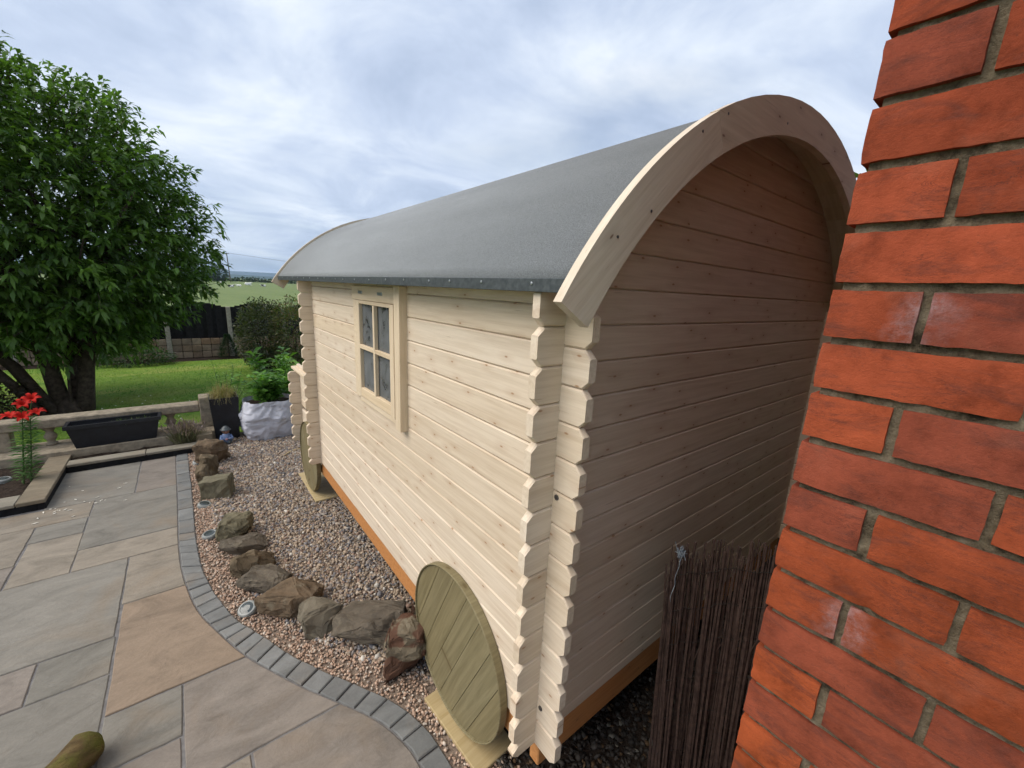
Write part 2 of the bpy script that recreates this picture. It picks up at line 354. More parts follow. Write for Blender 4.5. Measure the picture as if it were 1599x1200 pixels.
patio_me = mesh('patio', [(-6, -4, G - 0.006), (kx(-0.9), -4, G - 0.006)] + [(kx(y) + 0.004, y, G - 0.006) for y in np.linspace(-0.9, 5.03, 50)] + [(-6, 5.03, G - 0.006)], [tuple(range(53))])
patio = struct(link('patio', patio_me, JOINT))
TAN, GREY, PINK, BROWN, GREEN = (0.23, 0.197, 0.156), (0.183, 0.168, 0.143), (0.255, 0.192, 0.138), (0.21, 0.18, 0.152), (0.19, 0.176, 0.149)
SL = [(-1.35, None, 1.50, 2.372, PINK), (-1.36, None, 2.372, 2.952, TAN), (-2.23, -1.36, 2.08, 2.952, GREY), (-1.665, None, 2.952, 3.252, TAN),
      (-1.672, None, 3.252, 4.16, GREY), (-1.40, None, 4.16, 5.03, BROWN), (-2.0, -1.40, 4.16, 5.03, GREY), (-1.978, -1.672, 3.55, 3.835, GREY),
      (-1.972, -1.665, 2.952, 3.55, TAN), (-2.30, -1.672, 3.835, 4.16, TAN), (-2.58, -1.978, 3.25, 3.835, TAN), (-2.58, -1.972, 2.952, 3.25, BROWN),
      (-3.2, -2.30, 3.835, 4.19, GREY), (-3.2, -2.58, 2.952, 3.835, BROWN), (-3.1, -2.23, 2.08, 2.952, TAN),
      (-1.656, -1.352, 1.785, 2.08, GREEN), (-2.23, -1.656, 1.785, 2.08, BROWN), (-3.1, -2.23, 1.2, 2.08, GREY), (-2.23, -1.352, 1.19, 1.785, GREY),
      (-1.352, -1.056, 1.19, 1.50, GREY), (-1.056, None, 0.928, 1.50, BROWN), (-0.82, None, 0.34, 0.928, BROWN), (-1.06, -0.82, 0.6, 0.928, TAN), (-1.06, -0.82, 0.34, 0.6, GREY),
      (-1.352, -1.06, 0.60, 1.19, BROWN), (-1.96, -1.352, 0.60, 1.19, GREEN), (-3.1, -1.96, 0.6, 1.2, TAN), (-1.352, -1.06, 0.34, 0.60, TAN), (-1.96, -1.352, 0.0, 0.6, BROWN),
      (-1.352, -0.76, 0.04, 0.34, GREY), (-0.76, None, 0.04, 0.34, TAN), (-1.352, None, -0.55, 0.04, BROWN), (-3.1, -1.96, -0.4, 0.6, GREY), (-1.96, -1.352, -0.55, 0.0, GREEN), (-3.1, None, -0.9, -0.55, GREY)]
for x0, x1, y0, y1, cl in SL:
    j = 0.0045; a, b = y0 + j, y1 - j; pts = []
    nb = max(2, int((y1 - y0) / 0.07))
    jit = lambda: random.uniform(-0.0025, 0.0025)
    if x1 is None:
        right = [(kx(y) - 0.006, y) for y in np.linspace(a, b, nb + 3)]; xe = kx(y0), kx(y1)
    else:
        right = [(x1 - j + jit(), y) for y in np.linspace(a, b, nb)]; xe = x1, x1
    pts += [(x + 0, a + jit()) for x in np.linspace(x0 + j, right[0][0], 6)[:-1]] + right
    pts += [(x, b + jit()) for x in np.linspace(right[-1][0], x0 + j, 6)[1:]] + [(x0 + j + jit(), y) for y in np.linspace(b, a, nb)[1:-1]]
    cx_, cy_ = sum(p[0] for p in pts) / len(pts), sum(p[1] for p in pts) / len(pts)
    me = prism('slab', [(p[0] - cx_, p[1] - cy_) for p in pts], -0.035, random.uniform(-0.0015, 0.0015), 0.004)
    k = random.uniform(0.9, 1.06); link('slab', me, SLAB, patio, (cx_, cy_, G), color=tuple(q * k for q in cl))

kerb = struct(link('kerb', mesh('kerb', [(x, y, G - 0.010) for x, y in KPd] + [(x, y, G - 0.010) for x, y in KGd[::-1]], [tuple(range(len(KPd) + len(KGd)))]), JOINT))
acc = [0.0]
for i in range(1, len(KPd)): acc.append(acc[-1] + math.hypot(KPd[i][0] - KPd[i - 1][0], KPd[i][1] - KPd[i - 1][1]))
def kat(P, s_):
    return (float(np.interp(s_, acc, [p[0] for p in P])), float(np.interp(s_, acc, [p[1] for p in P])))
s_ = 0.0
while s_ < acc[-1] - 0.1:
    L = random.uniform(0.19, 0.23) if s_ < 1.9 else random.uniform(0.092, 0.125)
    a0, a1 = s_ + 0.003, s_ + L - 0.003; m_ = (a0 + a1) / 2
    ins = 0.004
    q = [kat(KPd, a0), kat(KGd, a0), kat(KGd, m_), kat(KGd, a1), kat(KPd, a1), kat(KPd, m_)]
    cx_, cy_ = sum(p[0] for p in q) / 6, sum(p[1] for p in q) / 6
    q = [(cx_ + (x - cx_) * 0.965 + random.uniform(-.002, .002) - cx_, cy_ + (y - cy_) * 0.985 - cy_) for x, y in q]
    if sum(q[i][0] * q[(i + 1) % 6][1] - q[(i + 1) % 6][0] * q[i][1] for i in range(6)) < 0: q = q[::-1]
    k = random.uniform(0.82, 1.12)
    link('sett', prism('sett', q, -0.05, random.uniform(0.000, 0.005), 0.005), SETT, kerb, (cx_, cy_, G), color=(0.165 * k, 0.165 * k, 0.158 * k))
    s_ += L

# gravel: base sheet and pebbles
gb = [(kgx(y), y) for y in np.linspace(-0.9, 5.06, 40)]
gp = [(x - 0.002, y) for x, y in gb] + [(-0.80, 5.34), (0.9, 5.6), (3.2, 5.6), (3.2, 0.02), (0.35, 0.02), (0.1, -0.9)]
struct(link('gravel_bed', mesh('gravel_bed', [(x, y, G - 0.013) for x, y in gp], [tuple(range(len(gp)))]), GRAVELBED))
struct(link('bare_soil', mesh('bare_soil', [(x, y, G - 0.009) for x, y in [(0.05, -0.9), (3.2, -0.9), (3.2, 0.55), (0.05, 0.55)]], [(0, 1, 2, 3)]), SOIL))
_ico = bmesh.new(); bmesh.ops.create_icosphere(_ico, subdivisions=1, radius=1.0)
ICV = np.array([v.co[:] for v in _ico.verts]); ICF = np.array([[v.index for v in f.verts] for f in _ico.faces]); _ico.free()
def pebbles(name, pos, size, cols, label, cat, mat=PEBBLE, flat=0.62):
    n = len(pos); q = RNG.normal(size=(n, 4)); q[:, 1:3] *= 0.35; q /= np.linalg.norm(q, axis=1, keepdims=True)
    w, x, y, z = q.T
    M = np.stack([np.stack([1 - 2 * (y * y + z * z), 2 * (x * y - z * w), 2 * (x * z + y * w)], 1), np.stack([2 * (x * y + z * w), 1 - 2 * (x * x + z * z), 2 * (y * z - x * w)], 1), np.stack([2 * (x * z - y * w), 2 * (y * z + x * w), 1 - 2 * (x * x + y * y)], 1)], 1)
    sc_ = size[:, None] * np.stack([RNG.uniform(0.9, 1.35, n), RNG.uniform(0.75, 1.0, n), RNG.uniform(flat - .12, flat + .15, n)], 1)
    V = ICV[None] * (1 + RNG.uniform(-0.14, 0.14, (n, 12, 1))); V = np.einsum('nij,nkj->nki', M, V * sc_[:, None, :]) + pos[:, None, :]
    F = (ICF[None] + (np.arange(n) * 12)[:, None, None]).reshape(-1, 3)
    me = np_mesh(name, V.reshape(-1, 3), F, np.repeat(cols, 12, 0)); o = link(name, me, mat, smooth=True); tag(o, label, cat, kind='stuff'); return o
def palette(n, cols, wts, v=0.2):
    c_ = np.array(cols)[RNG.choice(len(cols), n, p=np.array(wts) / sum(wts))]; return np.clip(c_ * RNG.uniform(1 - v, 1 + v, (n, 1)), 0.01, 0.9)
n = 66000; P_ = np.c_[RNG.uniform(-1.0, 0.75, n), RNG.uniform(-0.25, 5.55, n)]
gl = np.interp(P_[:, 1], KGy, KGx); dist = P_[:, 0] - gl
inner = dist > 0.17 + 0.03 * np.sin(P_[:, 1] * 3) - 0.10 * (P_[:, 1] > 3.0)
keep = (dist > 0.13) & inner & ~((P_[:, 1] < 0.45) & (P_[:, 0] > 0.05)); P2 = P_[keep]
n2 = len(P2); sz_ = 0.0062 + 0.0085 * RNG.random(n2) ** 1.8; big = RNG.random(n2) < 0.06; sz_[big] *= 1.7
zt = G - 0.012 + RNG.uniform(0, 0.013, n2)
PC = [(0.40, 0.31, 0.225), (0.33, 0.25, 0.18), (0.48, 0.39, 0.30), (0.27, 0.235, 0.215), (0.19, 0.18, 0.185), (0.50, 0.46, 0.40), (0.30, 0.20, 0.15)]
pebbles('river_gravel', np.c_[P2, zt], sz_, palette(n2, np.array(PC) * 0.88, [5, 5, 3, 4, 4, 1.2, 3], 0.3), 'mixed brown and grey pebble gravel between the stones and the hut', 'gravel')
n = 30000; P_ = np.c_[RNG.uniform(-1.0, 0.1, n), RNG.uniform(-0.3, 5.05, n)]
dist = P_[:, 0] - np.interp(P_[:, 1], KGy, KGx); keep = (dist > 0.004) & (dist < 0.26 - 0.12 * (P_[:, 1] > 3.2)) & (RNG.random(n) < np.clip((0.26 - dist) / 0.09, 0, 1)); P3 = P_[keep]; n3 = len(P3)
pebbles('pea_gravel', np.c_[P3, G - 0.008 + RNG.uniform(0, 0.009, n3)], RNG.uniform(0.0055, 0.0095, n3), palette(n3, [(0.42, 0.285, 0.205), (0.48, 0.35, 0.26), (0.36, 0.235, 0.165), (0.52, 0.44, 0.36), (0.30, 0.24, 0.20)], [5, 4, 4, 2, 1]), 'fine pinkish gravel strip along the curved kerb', 'gravel')
n = 7000; P4 = np.c_[0.04 + 2.3 * RNG.random(n) ** 1.6, RNG.uniform(-0.62, 0.55, n)]
pebbles('leaf_litter', np.c_[P4, G - 0.01 + RNG.uniform(0, 0.012, n)], RNG.uniform(0.006, 0.018, n), palette(n, [(0.025, 0.02, 0.016), (0.05, 0.042, 0.035), (0.10, 0.06, 0.03), (0.12, 0.11, 0.09)], [6, 4, 1, .6]), 'litter and stones in the gap behind the hut, toned dark for shade', 'litter', flat=0.4)  # litter colours darkened to stand for the shade in the gap

# ---------------------------------------------------------------- the hut
T = 0.030; S = 0.114; LY = 2.984; WX = 2.345; ZB = -13.5 * S
hut = thing('garden_hut', 'pale timber shepherd hut with curved grey felt roof on round wooden wheels', 'hut', (WX / 2, LY / 2, G))
def log(axis, s0, s1, z0, z1, off, c0=0.0, c1=0.0, name='wall_log', mat=PINE, b=0.0055, t=T, gap=0.0008, parent=None):
    z0 += gap; z1 -= gap; sc_, zc_ = (s0 + s1) / 2, (z0 + z1) / 2; h = z1 - z0
    pts = []
    c0 = min(c0, h * .4); c1 = min(c1, h * .4)
    pts += [(s0, z0 + c0), (s0 + c0, z0)] if c0 else [(s0, z0)]
    pts += [(s1 - c1, z0), (s1, z0 + c1)] if c1 else [(s1, z0)]
    pts += [(s1, z1 - c1), (s1 - c1, z1)] if c1 else [(s1, z1)]
    pts += [(s0 + c0, z1), (s0, z1 - c0)] if c0 else [(s0, z1)]
    n_ = len(pts); V = []; F = []
    for tt, ins in ((-t / 2, b), (-t / 2 + b, 0), (t / 2 - b, 0), (t / 2, b)):
        for a, z in pts: V.append((a - sc_, tt, (z - zc_) * (1 - 2 * ins / h)))
    for k in range(3):
        for i in range(n_): j = (i + 1) % n_; F.append((k * n_ + i, k * n_ + j, (k + 1) * n_ + j, (k + 1) * n_ + i))
    F.append(tuple(range(n_))[::-1]); F.append(tuple(range(3 * n_, 4 * n_)))
    bm = bmesh.new(); vs_ = [bm.verts.new(v) for v in V]
    for f in F: bm.faces.new([vs_[i] for i in f])
    me = bmesh_to(name, bm)
    if axis == 'x': o = link(name, me, mat, parent or hut, (sc_, off, zc_))
    else:
        o = link(name, me, mat, parent or hut, (off, sc_, zc_)); o.rotation_euler = (0, 0, math.pi / 2)
    return o
EX, CH = 0.103, 0.0225
WY0, WY1 = 1.15, 1.86         # window opening
for side, off in ((0, T / 2), (1, WX - T / 2)):
    for j in range(-1, 13):
        z1 = S / 2 - S * (j + 1); z0 = z1 - S
        if side == 0 and z0 > -0.64:
            log('y', -EX, WY0, z0, z1, off, CH, 0); log('y', WY1, LY + T + EX, z0, z1, off, 0, CH)
        else: log('y', -EX, LY + T + EX, z0, z1, off, CH, CH)
    log('y', 0.0, LY + T, S / 2, S / 2 + 0.05, off, name='eaves_log')
XC, ZC, RO, RI = 1.172, -0.757, 1.581, 1.463
RD = 1.535
for yy in (T / 2, LY + T / 2):
    for i in range(-1, 13): log('x', -EX, WX + EX, -S * (i + 1), -S * i, yy, CH, CH)
    log('x', -EX, WX + EX, -13.5 * S, -13 * S, yy, CH, CH)
    z0 = S
    while z0 < ZC + RD - 0.01:                 # gable boards cut to the curve
        z1 = min(z0 + S, ZC + RD - 0.002)
        hw = lambda z: min(WX / 2 + 0.005, math.sqrt(max(1e-6, RD ** 2 - (z - ZC) ** 2)))
        zs = np.linspace(z0 + 0.0008, z1 - 0.0008, 5); zc_ = (z0 + z1) / 2
        b = 0.0045; V = []; F = []
        prof = [(hw(z), z) for z in zs] + [(-hw(z), z) for z in zs[::-1]]; n_ = len(prof)
        for tt, ins in ((-T / 2, b), (-T / 2 + b, 0), (T / 2, 0)):
            for a, z in prof: V.append((a, tt, (z - zc_) * (1 - 2 * ins / (z1 - z0))))
        for k in range(2):
            for i in range(n_): F.append((k * n_ + i, k * n_ + (i + 1) % n_, (k + 1) * n_ + (i + 1) % n_, (k + 1) * n_ + i))
        F.append(tuple(range(n_))[::-1]); F.append(tuple(range(2 * n_, 3 * n_)))
        bm = bmesh.new(); vs_ = [bm.verts.new(v) for v in V]
        for f in F: bm.faces.new([vs_[i] for i in f])
        link('gable_board', bmesh_to('gable_board', bm), PINE, hut, (XC, yy, zc_)); z0 += S
# porch at the far end
PY = 3.70
for j in range(6, 13):
    z1 = S / 2 - S * (j + 1); z0 = z1 - S
    if z1 > -0.70: continue
    cut = 0.040 if j in (9, 11) else 0.0
    log('y', LY + T + EX + 0.002, PY + T + EX, z0 + cut, z1, T / 2, 0, CH, name='porch_log')
for i in range(7, 13): log('x', -EX, 0.62, -S * (i + 1), -S * i, PY + T / 2, CH, 0, name='porch_log')
log('x', -EX, 0.62, -13.5 * S, -13 * S, PY + T / 2, CH, 0, name='porch_log')
box('porch_cap', PINE_TRIM, hut, -0.045, 0.075, LY + T + 0.12, PY + 0.16, -0.795, -0.770)
box('porch_deck', PINE_TRIM, hut, 0.0, WX, LY + T, PY + 0.10, ZB - 0.03, ZB - 0.001)
box('floor', PINE_TRIM, hut, T, WX - T, T, LY, ZB - 0.02, ZB + 0.01)
# bearers and support blocks
for x in (0.035, 1.15, WX - 0.085): box('bearer', BEARER, hut, x, x + 0.05, 0.09, PY + 0.1, ZB - 0.145, ZB - 0.031, 0.004)
box('bearer', BEARER, hut, 0.030, WX - 0.012, 0.004, 0.054, ZB - 0.140, ZB - 0.002, 0.004)
box('bearer_face', BEARER, hut, 0.010, 0.032, 0.092, PY + 0.1, ZB - 0.125, ZB - 0.002, 0.003)
for x in (0.42, 1.1, 2.0):
    for y in (0.40, 1.9, 3.45): box('support_block', CONC, hut, x, x + 0.2, y, y + 0.2, G - 0.03, ZB - 0.146, 0.006)
# roof: deck boards, felt, fascias
def arc_prism(name, r0, r1, a0, a1, y0, y1, seg, mat, parent, along=True):
    ac = (a0 + a1) / 2; c_ = Vector((XC + (r0 + r1) / 2 * math.cos(ac), (y0 + y1) / 2, ZC + (r0 + r1) / 2 * math.sin(ac)))
    V = []; F = []
    # local frame: X tangent, Y along roof, Z radial
    tx = Vector((math.sin(ac), 0, -math.cos(ac))); rz = Vector((math.cos(ac), 0, math.sin(ac)))
    for i in range(seg + 1):
        a = a0 + (a1 - a0) * i / seg
        for r in (r0, r1):
            for y in (y0, y1):
                w_ = Vector((XC + r * math.cos(a), y, ZC + r * math.sin(a))) - c_
                V.append((w_.dot(tx), w_.y, w_.dot(rz)))
    for i in range(seg):
        p, q = i * 4, i * 4 + 4; F += [(p, p + 1, q + 1, q), (p + 2, q + 2, q + 3, p + 3), (p, q, q + 2, p + 2), (p + 1, p + 3, q + 3, q + 1)]
    F += [(0, 2, 3, 1), (seg * 4, seg * 4 + 1, seg * 4 + 3, seg * 4 + 2)]
    bm = bmesh.new(); vs_ = [bm.verts.new(v) for v in V]
    for f in F: bm.faces.new([vs_[i] for i in f])
    o = link(name, bmesh_to(name, bm), mat, parent, c_); o.rotation_euler = (0, math.pi / 2 - ac, 0)   # local X->tangent
    return o
YF0, YF1 = -0.148, 3.80
AE = R(34.6)
nb = 28
for k in range(nb):
    a0 = AE + (math.pi - 2 * AE) * k / nb; a1 = AE + (math.pi - 2 * AE) * (k + 1) / nb
    arc_prism('roof_board', RD, RD + 0.018, a0 + 0.0006, a1 - 0.0006, YF0 + 0.029, YF1 - 0.029, 1, PINE_TRIM, hut)
felt = arc_prism('roof_felt', RD + 0.0205, RD + 0.0265, AE - 0.004, math.pi - AE + 0.004, YF0 + 0.0285, YF1 - 0.0285, 64, FELT, hut); felt.data.polygons.foreach_set('use_smooth', [len(p.vertices) == 4 and abs(p.normal.y) < .5 for p in felt.data.polygons])
nail_me = lathe('nail', [(0.0001, 0.0), (0.0045, 0.0005), (0.0045, 0.002), (0.0001, 0.003)], 10)
for sgn in (-1, 1):
    xe = XC + sgn * (RD + 0.027) * math.cos(AE); ze = ZC + (RD + 0.0265) * math.sin(AE)
    fl = box('felt_flap', FELT_EDGE, hut, min(xe, xe + sgn * .004), max(xe, xe + sgn * .004), YF0 + 0.0285, YF1 - 0.0285, ze - 0.036, ze - 0.0005, 0.0015)
    if sgn < 0:
        for k in range(18):
            o = link('nail', nail_me, STEEL, hut, (xe - 0.004, 0.03 + k * 0.205 + random.uniform(-.03, .03), ze - 0.013 + random.uniform(-.003, .003))); o.rotation_euler = (0, -math.pi / 2, 0)
for y0, y1 in ((YF0, YF0 + 0.028), (YF1 - 0.028, YF1)):
    ang = [148.3, 118.8, 61.2, 31.7]
    for k in range(3): arc_prism('fascia_board', RI, RO - (0.0 if k == 1 else 0.002), R(ang[k + 1]) + 0.0005, R(ang[k]) - 0.0005, y0, y1, 16, FASCIA, hut)
hole = lathe('screw', [(0.0001, 0.0), (0.004, 0.0003), (0.004, 0.0012), (0.0001, 0.0014)], 10)
for a_, r_ in ((117.0, 1.56), (122.5, 1.555), (139.5, 1.53), (134, 1.49), (60, 1.53), (101, 1.50)):
    o = link('screw', hole, DARKSTEEL, hut, (XC + r_ * math.cos(R(a_)), YF0 - 0.0002, ZC + r_ * math.sin(R(a_)))); o.rotation_euler = (math.pi / 2, 0, 0)
bolt = lathe('bolt', [(0.0001, 0.0), (0.009, 0.0), (0.009, 0.003), (0.005, 0.004), (0.0001, 0.004)], 14)
for z in (-0.53, -1.355):
    o = link('bolt', bolt, DARKSTEEL, hut, (-0.0002, -0.018, z)); o.rotation_euler = (0, -math.pi / 2, 0)
# window
win = link('window', boxme('window', -0.010, 0.028, 1.795, 1.872, -0.625, -0.004, 0.002, origin=(0, 1.5, -0.3))[0], PINE_TRIM, hut, (0, 1.5, -0.3))
def wpart(name, x0, x1, y0, y1, z0, z1, mat=PINE_TRIM, bev=0.002):
    # built with length along local X so the grain follows it
    if (z1 - z0) > (y1 - y0):
        me, _ = boxme(name, -(z1 - z0) / 2, (z1 - z0) / 2, -(y1 - y0) / 2, (y1 - y0) / 2, -(x1 - x0) / 2, (x1 - x0) / 2, bev)
        o = link(name, me, mat, win, ((x0 + x1) / 2, (y0 + y1) / 2, (z0 + z1) / 2)); o.rotation_euler = (0, math.pi / 2, 0)
    else:
        me, _ = boxme(name, -(y1 - y0) / 2, (y1 - y0) / 2, -(x1 - x0) / 2, (x1 - x0) / 2, -(z1 - z0) / 2, (z1 - z0) / 2, bev)
        o = link(name, me, mat, win, ((x0 + x1) / 2, (y0 + y1) / 2, (z0 + z1) / 2)); o.rotation_euler = (0, 0, math.pi / 2)
    return o
wpart('head_board', -0.013, 0.02, 1.148, 1.885, -0.002, 0.082)
wpart('jamb', -0.042, 0.025, 1.082, 1.146, -0.648, 0.092)
wpart('jamb', -0.020, 0.025, 1.148, 1.182, -0.640, -0.003)
wpart('sill_rail', -0.008, 0.026, 1.184, 1.793, -0.648, -0.612)
wpart('sash_stile', -0.030, 0.012, 1.185, 1.238, -0.610, -0.004)
wpart('sash_stile', -0.016, 0.012, 1.752, 1.793, -0.610, -0.004)
wpart('sash_rail', -0.016, 0.012, 1.240, 1.750, -0.610, -0.552)
wpart('sash_rail', -0.016, 0.012, 1.240, 1.750, -0.024, -0.004)
wpart('glazing_bar', -0.019, 0.004, 1.488, 1.512, -0.551, -0.025)
wpart('glazing_bar', -0.018, 0.004, 1.2385, 1.487, -0.298, -0.274); wpart('glazing_bar', -0.018, 0.004, 1.513, 1.7515, -0.298, -0.274)
for y0, y1 in ((1.24, 1.499), (1.501, 1.75)):
    for z0, z1 in ((-0.551, -0.287), (-0.285, -0.025)): wpart('pane', 0.006, 0.009, y0, y1, z0, z1, GLASS, 0.0)
for y in (1.40, 1.72):
    wpart('hinge', -0.0165, -0.0135, y - 0.035, y + 0.035, 0.035, 0.052, STEEL, 0.001)

# wheels and their pads
def wheel(cy, cz, rad, label, flip):
    w_ = thing('wooden_wheel', label, 'wheel', (-0.02, cy, cz - rad), 'wooden disc wheels')
    c_ = (-0.022, cy, cz); nbd = 7; ang = R(116.5 if not flip else 60)   # board direction in the disc plane
    edges = [-rad + 2 * rad * k / nbd for k in range(nbd + 1)]
    for k in range(nbd):
        a, b = edges[k] + 0.0012, edges[k + 1] - 0.0012; r2 = rad - 0.006
        us = np.linspace(max(a, -r2 + .0005), min(b, r2 - .0005), 9)
        prof = [(math.sqrt(max(1e-7, r2 * r2 - u * u)), u) for u in us] + [(-math.sqrt(max(1e-7, r2 * r2 - u * u)), u) for u in us[::-1]]
        V = [(p, u, zz_) for zz_ in (-0.008, 0.008) for p, u in prof]; n_ = len(prof)
        F = [tuple(range(n_))[::-1], tuple(range(n_, 2 * n_))] + [(i, (i + 1) % n_, n_ + (i + 1) % n_, n_ + i) for i in range(n_)]
        bm = bmesh.new(); vv = [bm.verts.new(v) for v in V]
        for f in F: bm.faces.new([vv[i] for i in f])
        o = link('board', bmesh_to('board', bm), TREATED, w_, c_)
        # local X -> in-plane board direction, local Z -> -x world
        M = Matrix(((0, 0, -1), (math.cos(ang), -math.sin(ang) * 1, 0), (math.sin(ang), math.cos(ang), 0))).to_3x3()
        xl = Vector((0, math.cos(ang), math.sin(ang))); zl = Vector((-1, 0, 0)); yl = zl.cross(xl)
        o.rotation_euler = Matrix((xl, yl, zl)).transposed().to_euler()
    V = []; F = []; ns = 72
    for i in range(ns):
        a = 2 * math.pi * i / ns
        for r_, x in ((rad, -0.015), (rad - 0.003, -0.018), (rad - 0.0065, -0.0155), (rad - 0.008, 0.012), (rad - 0.003, 0.020), (rad, 0.017)):
            V.append((x, r_ * math.cos(a), r_ * math.sin(a)))
    for i in range(ns):
        j = (i + 1) % ns
        for k in range(6): F.append((i * 6 + k, j * 6 + k, j * 6 + (k + 1) % 6, i * 6 + (k + 1) % 6))
    bm = bmesh.new(); vv = [bm.verts.new(v) for v in V]
    for f in F: bm.faces.new([vv[i] for i in f])
    link('rim', bmesh_to('rim', bm), TREATED, w_, c_)
    return w_
wheel(0.545, -1.545, 0.385, 'large wooden disc wheel leaning at the near end of the hut', False)
wheel(3.36, -1.595, 0.345, 'wooden disc wheel under the far porch end of the hut', True)
tag(box('pad_board', PAD, None, -0.085, 0.125, 0.255, 0.705, G - 0.008, G + 0.016, 0.003, rot=(0, 0, R(4))), 'yellowish timber board under the near wheel', 'board', 'timber pads under the wheels')
tag(box('pad_board', PAD, None, -0.060, 0.155, 3.05, 3.78, G - 0.010, G + 0.012, 0.003), 'yellowish timber board under the far porch wheel', 'board', 'timber pads under the wheels')

# ---------------------------------------------------------------- brick wall
XF, YE = -0.064, -0.630
CRS = 0.083
bw = thing('brick_wall', 'weathered red brick house corner filling the right edge', 'wall', (0.5, -1.6, G))
def wall_core():
    m = 0.0095
    pts = [(XF + m, YE - m), (XF + m, -4.5), (3.2, -4.5), (3.2, YE - m)]
    bm = bmesh.new()
    v0 = [bm.verts.new((x, y, LAWN)) for x, y in pts]; v1 = [bm.verts.new((x, y, 2.0)) for x, y in pts]
    for i in range(4): bm.faces.new((v0[i], v0[(i + 1) % 4], v1[(i + 1) % 4], v1[i]))
    bm.faces.new(v1); bm.faces.new(v0)
    return bmesh_to('mortar_core', bm)
link('mortar_core', wall_core(), MORTAR, bw, (0, 0, 0))
def brick_mesh(L, H, D, seed):
    rr = random.Random(seed); bm = bmesh.new(); nx = max(6, int(L / 0.012)); nz = 6
    grid = {}
    for i in range(nx + 1):
        for k in range(nz + 1):
            y = -L / 2 + L * i / nx; z = -H / 2 + H * k / nz
            ex = 0.0008
            if i in (0, nx): y += rr.uniform(-ex, ex) * 0.9
            if k in (0, nz): z += rr.uniform(-ex, ex)
            q = mnoise.noise(Vector((y * 18 + seed, z * 18, seed * 1.7)))
            edge = (i in (0, nx)) + (k in (0, nz))
            x = 0.0016 * q + (0.0015 + rr.random() * 0.003 if edge == 2 else (0.0004 + rr.random() * 0.0010 if edge else 0))
            if edge and rr.random() < 0.06: x += rr.uniform(0.002, 0.006)
            grid[i, k] = bm.verts.new((x, y, z))
    for i in range(nx):
        for k in range(nz): bm.faces.new((grid[i, k], grid[i, k + 1], grid[i + 1, k + 1], grid[i + 1, k]))
    ring = [grid[i, 0] for i in range(nx + 1)] + [grid[nx, k] for k in range(1, nz + 1)] + [grid[i, nz] for i in range(nx - 1, -1, -1)] + [grid[0, k] for k in range(nz - 1, 0, -1)]
    for i in range(len(ring)):
        e_ = bm.edges.get((ring[i], ring[(i + 1) % len(ring)]))
        if e_: e_.smooth = False
    back = [bm.verts.new((D, v.co.y, v.co.z)) for v in ring]
    for i in range(len(ring)): j = (i + 1) % len(ring); bm.faces.new((ring[i], ring[j], back[j], back[i]))
    bm.faces.new(back)
    me = bmesh_to('brick', bm); me.polygons.foreach_set('use_smooth', [True] * nx * nz + [False] * (len(me.polygons) - nx * nz)); return me
SB = [brick_mesh(0.217, 0.0705, 0.10, k) for k in range(9)]; HB = [brick_mesh(0.102, 0.0705, 0.215, 20 + k) for k in range(7)]
def brick_colour(z):
    t_ = min(1, max(0, (0.15 - z) / 0.8)); k = random.uniform(0.68, 1.0)
    a = Vector((0.345, 0.076, 0.036)); b = Vector((0.36, 0.080, 0.028)); c_ = a.lerp(b, t_) * k
    if random.random() < 0.34: c_ = c_.lerp(Vector((0.22, 0.06, 0.04)), 0.6)
    return tuple(c_)
k = -40; far = []
while True:
    zu = 0.130 - CRS * k
    if zu < LAWN: break
    hdr = k % 2 != 0; y = YE; zc_ = zu + 0.0705 / 2 + 0.0005
    if zc_ < 1.96:
        while y > -4.4:
            L = 0.102 if (hdr and y == YE) else 0.217; yc = y - L / 2
            if yc > -1.75 and -1.25 < zc_ < 1.15:
                mat_ = None; b_ = (HB if L < 0.15 else SB); me = b_[random.randrange(len(b_))]
                if k in (1, 7) and L < 0.15: mat_ = BRICK_SALT
                if k in (1, 7) and L > 0.15 and y > -0.80: mat_ = BRICK_SALT2
                o = bpy.data.objects.new('brick', me.copy() if mat_ else me); COL.objects.link(o); o.parent = bw
                if len(o.data.materials) == 0: o.data.materials.append(BRICK)
                if mat_: o.data.materials[0] = mat_
                jx = random.uniform(-0.0015, 0.0015) - (0.0 if not hdr else 0.001)
                o.location = Vector((XF + jx, yc, zc_ + random.uniform(-.001, .001))) - wl(bw)
                o.rotation_euler = (random.uniform(-.006, .006), 0, random.uniform(-.004, .004)); o.color = (*brick_colour(zc_), 1)
            else: far.append((XF, yc, zc_, L, 0))
            y -= L + random.uniform(0.010, 0.014)
        x = XF + (0.217 if hdr else 0.102) + 0.012                          # return face along +x
        while x < 3.1: far.append((x + 0.1085, YE, zc_, 0.217, 1)); x += 0.229
    k += 1
V = []; F = []
for x, y, z, L, d in far:
    o = len(V); hx, hy = (0.05, L / 2) if d == 0 else (L / 2, 0.05)
    cx_, cy_ = (x + 0.05, y) if d == 0 else (x, y - 0.05)
    V += [(cx_ + a * hx, cy_ + b * hy, z + c_ * 0.035) for a in (-1, 1) for b in (-1, 1) for c_ in (-1, 1)]
    F += [tuple(o + i for i in q) for q in ((0, 1, 3, 2), (4, 6, 7, 5), (0, 4, 5, 1), (2, 3, 7, 6), (1, 5, 7, 3), (0, 2, 6, 4))]
o = link('brickwork', mesh('brickwork', V, F), BRICK, bw, (0, 0, 0), color=(0.24, 0.095, 0.062)); o['kind'] = 'stuff'  # unseen bricks, colour muted to lessen red bounce onto the hut end wall

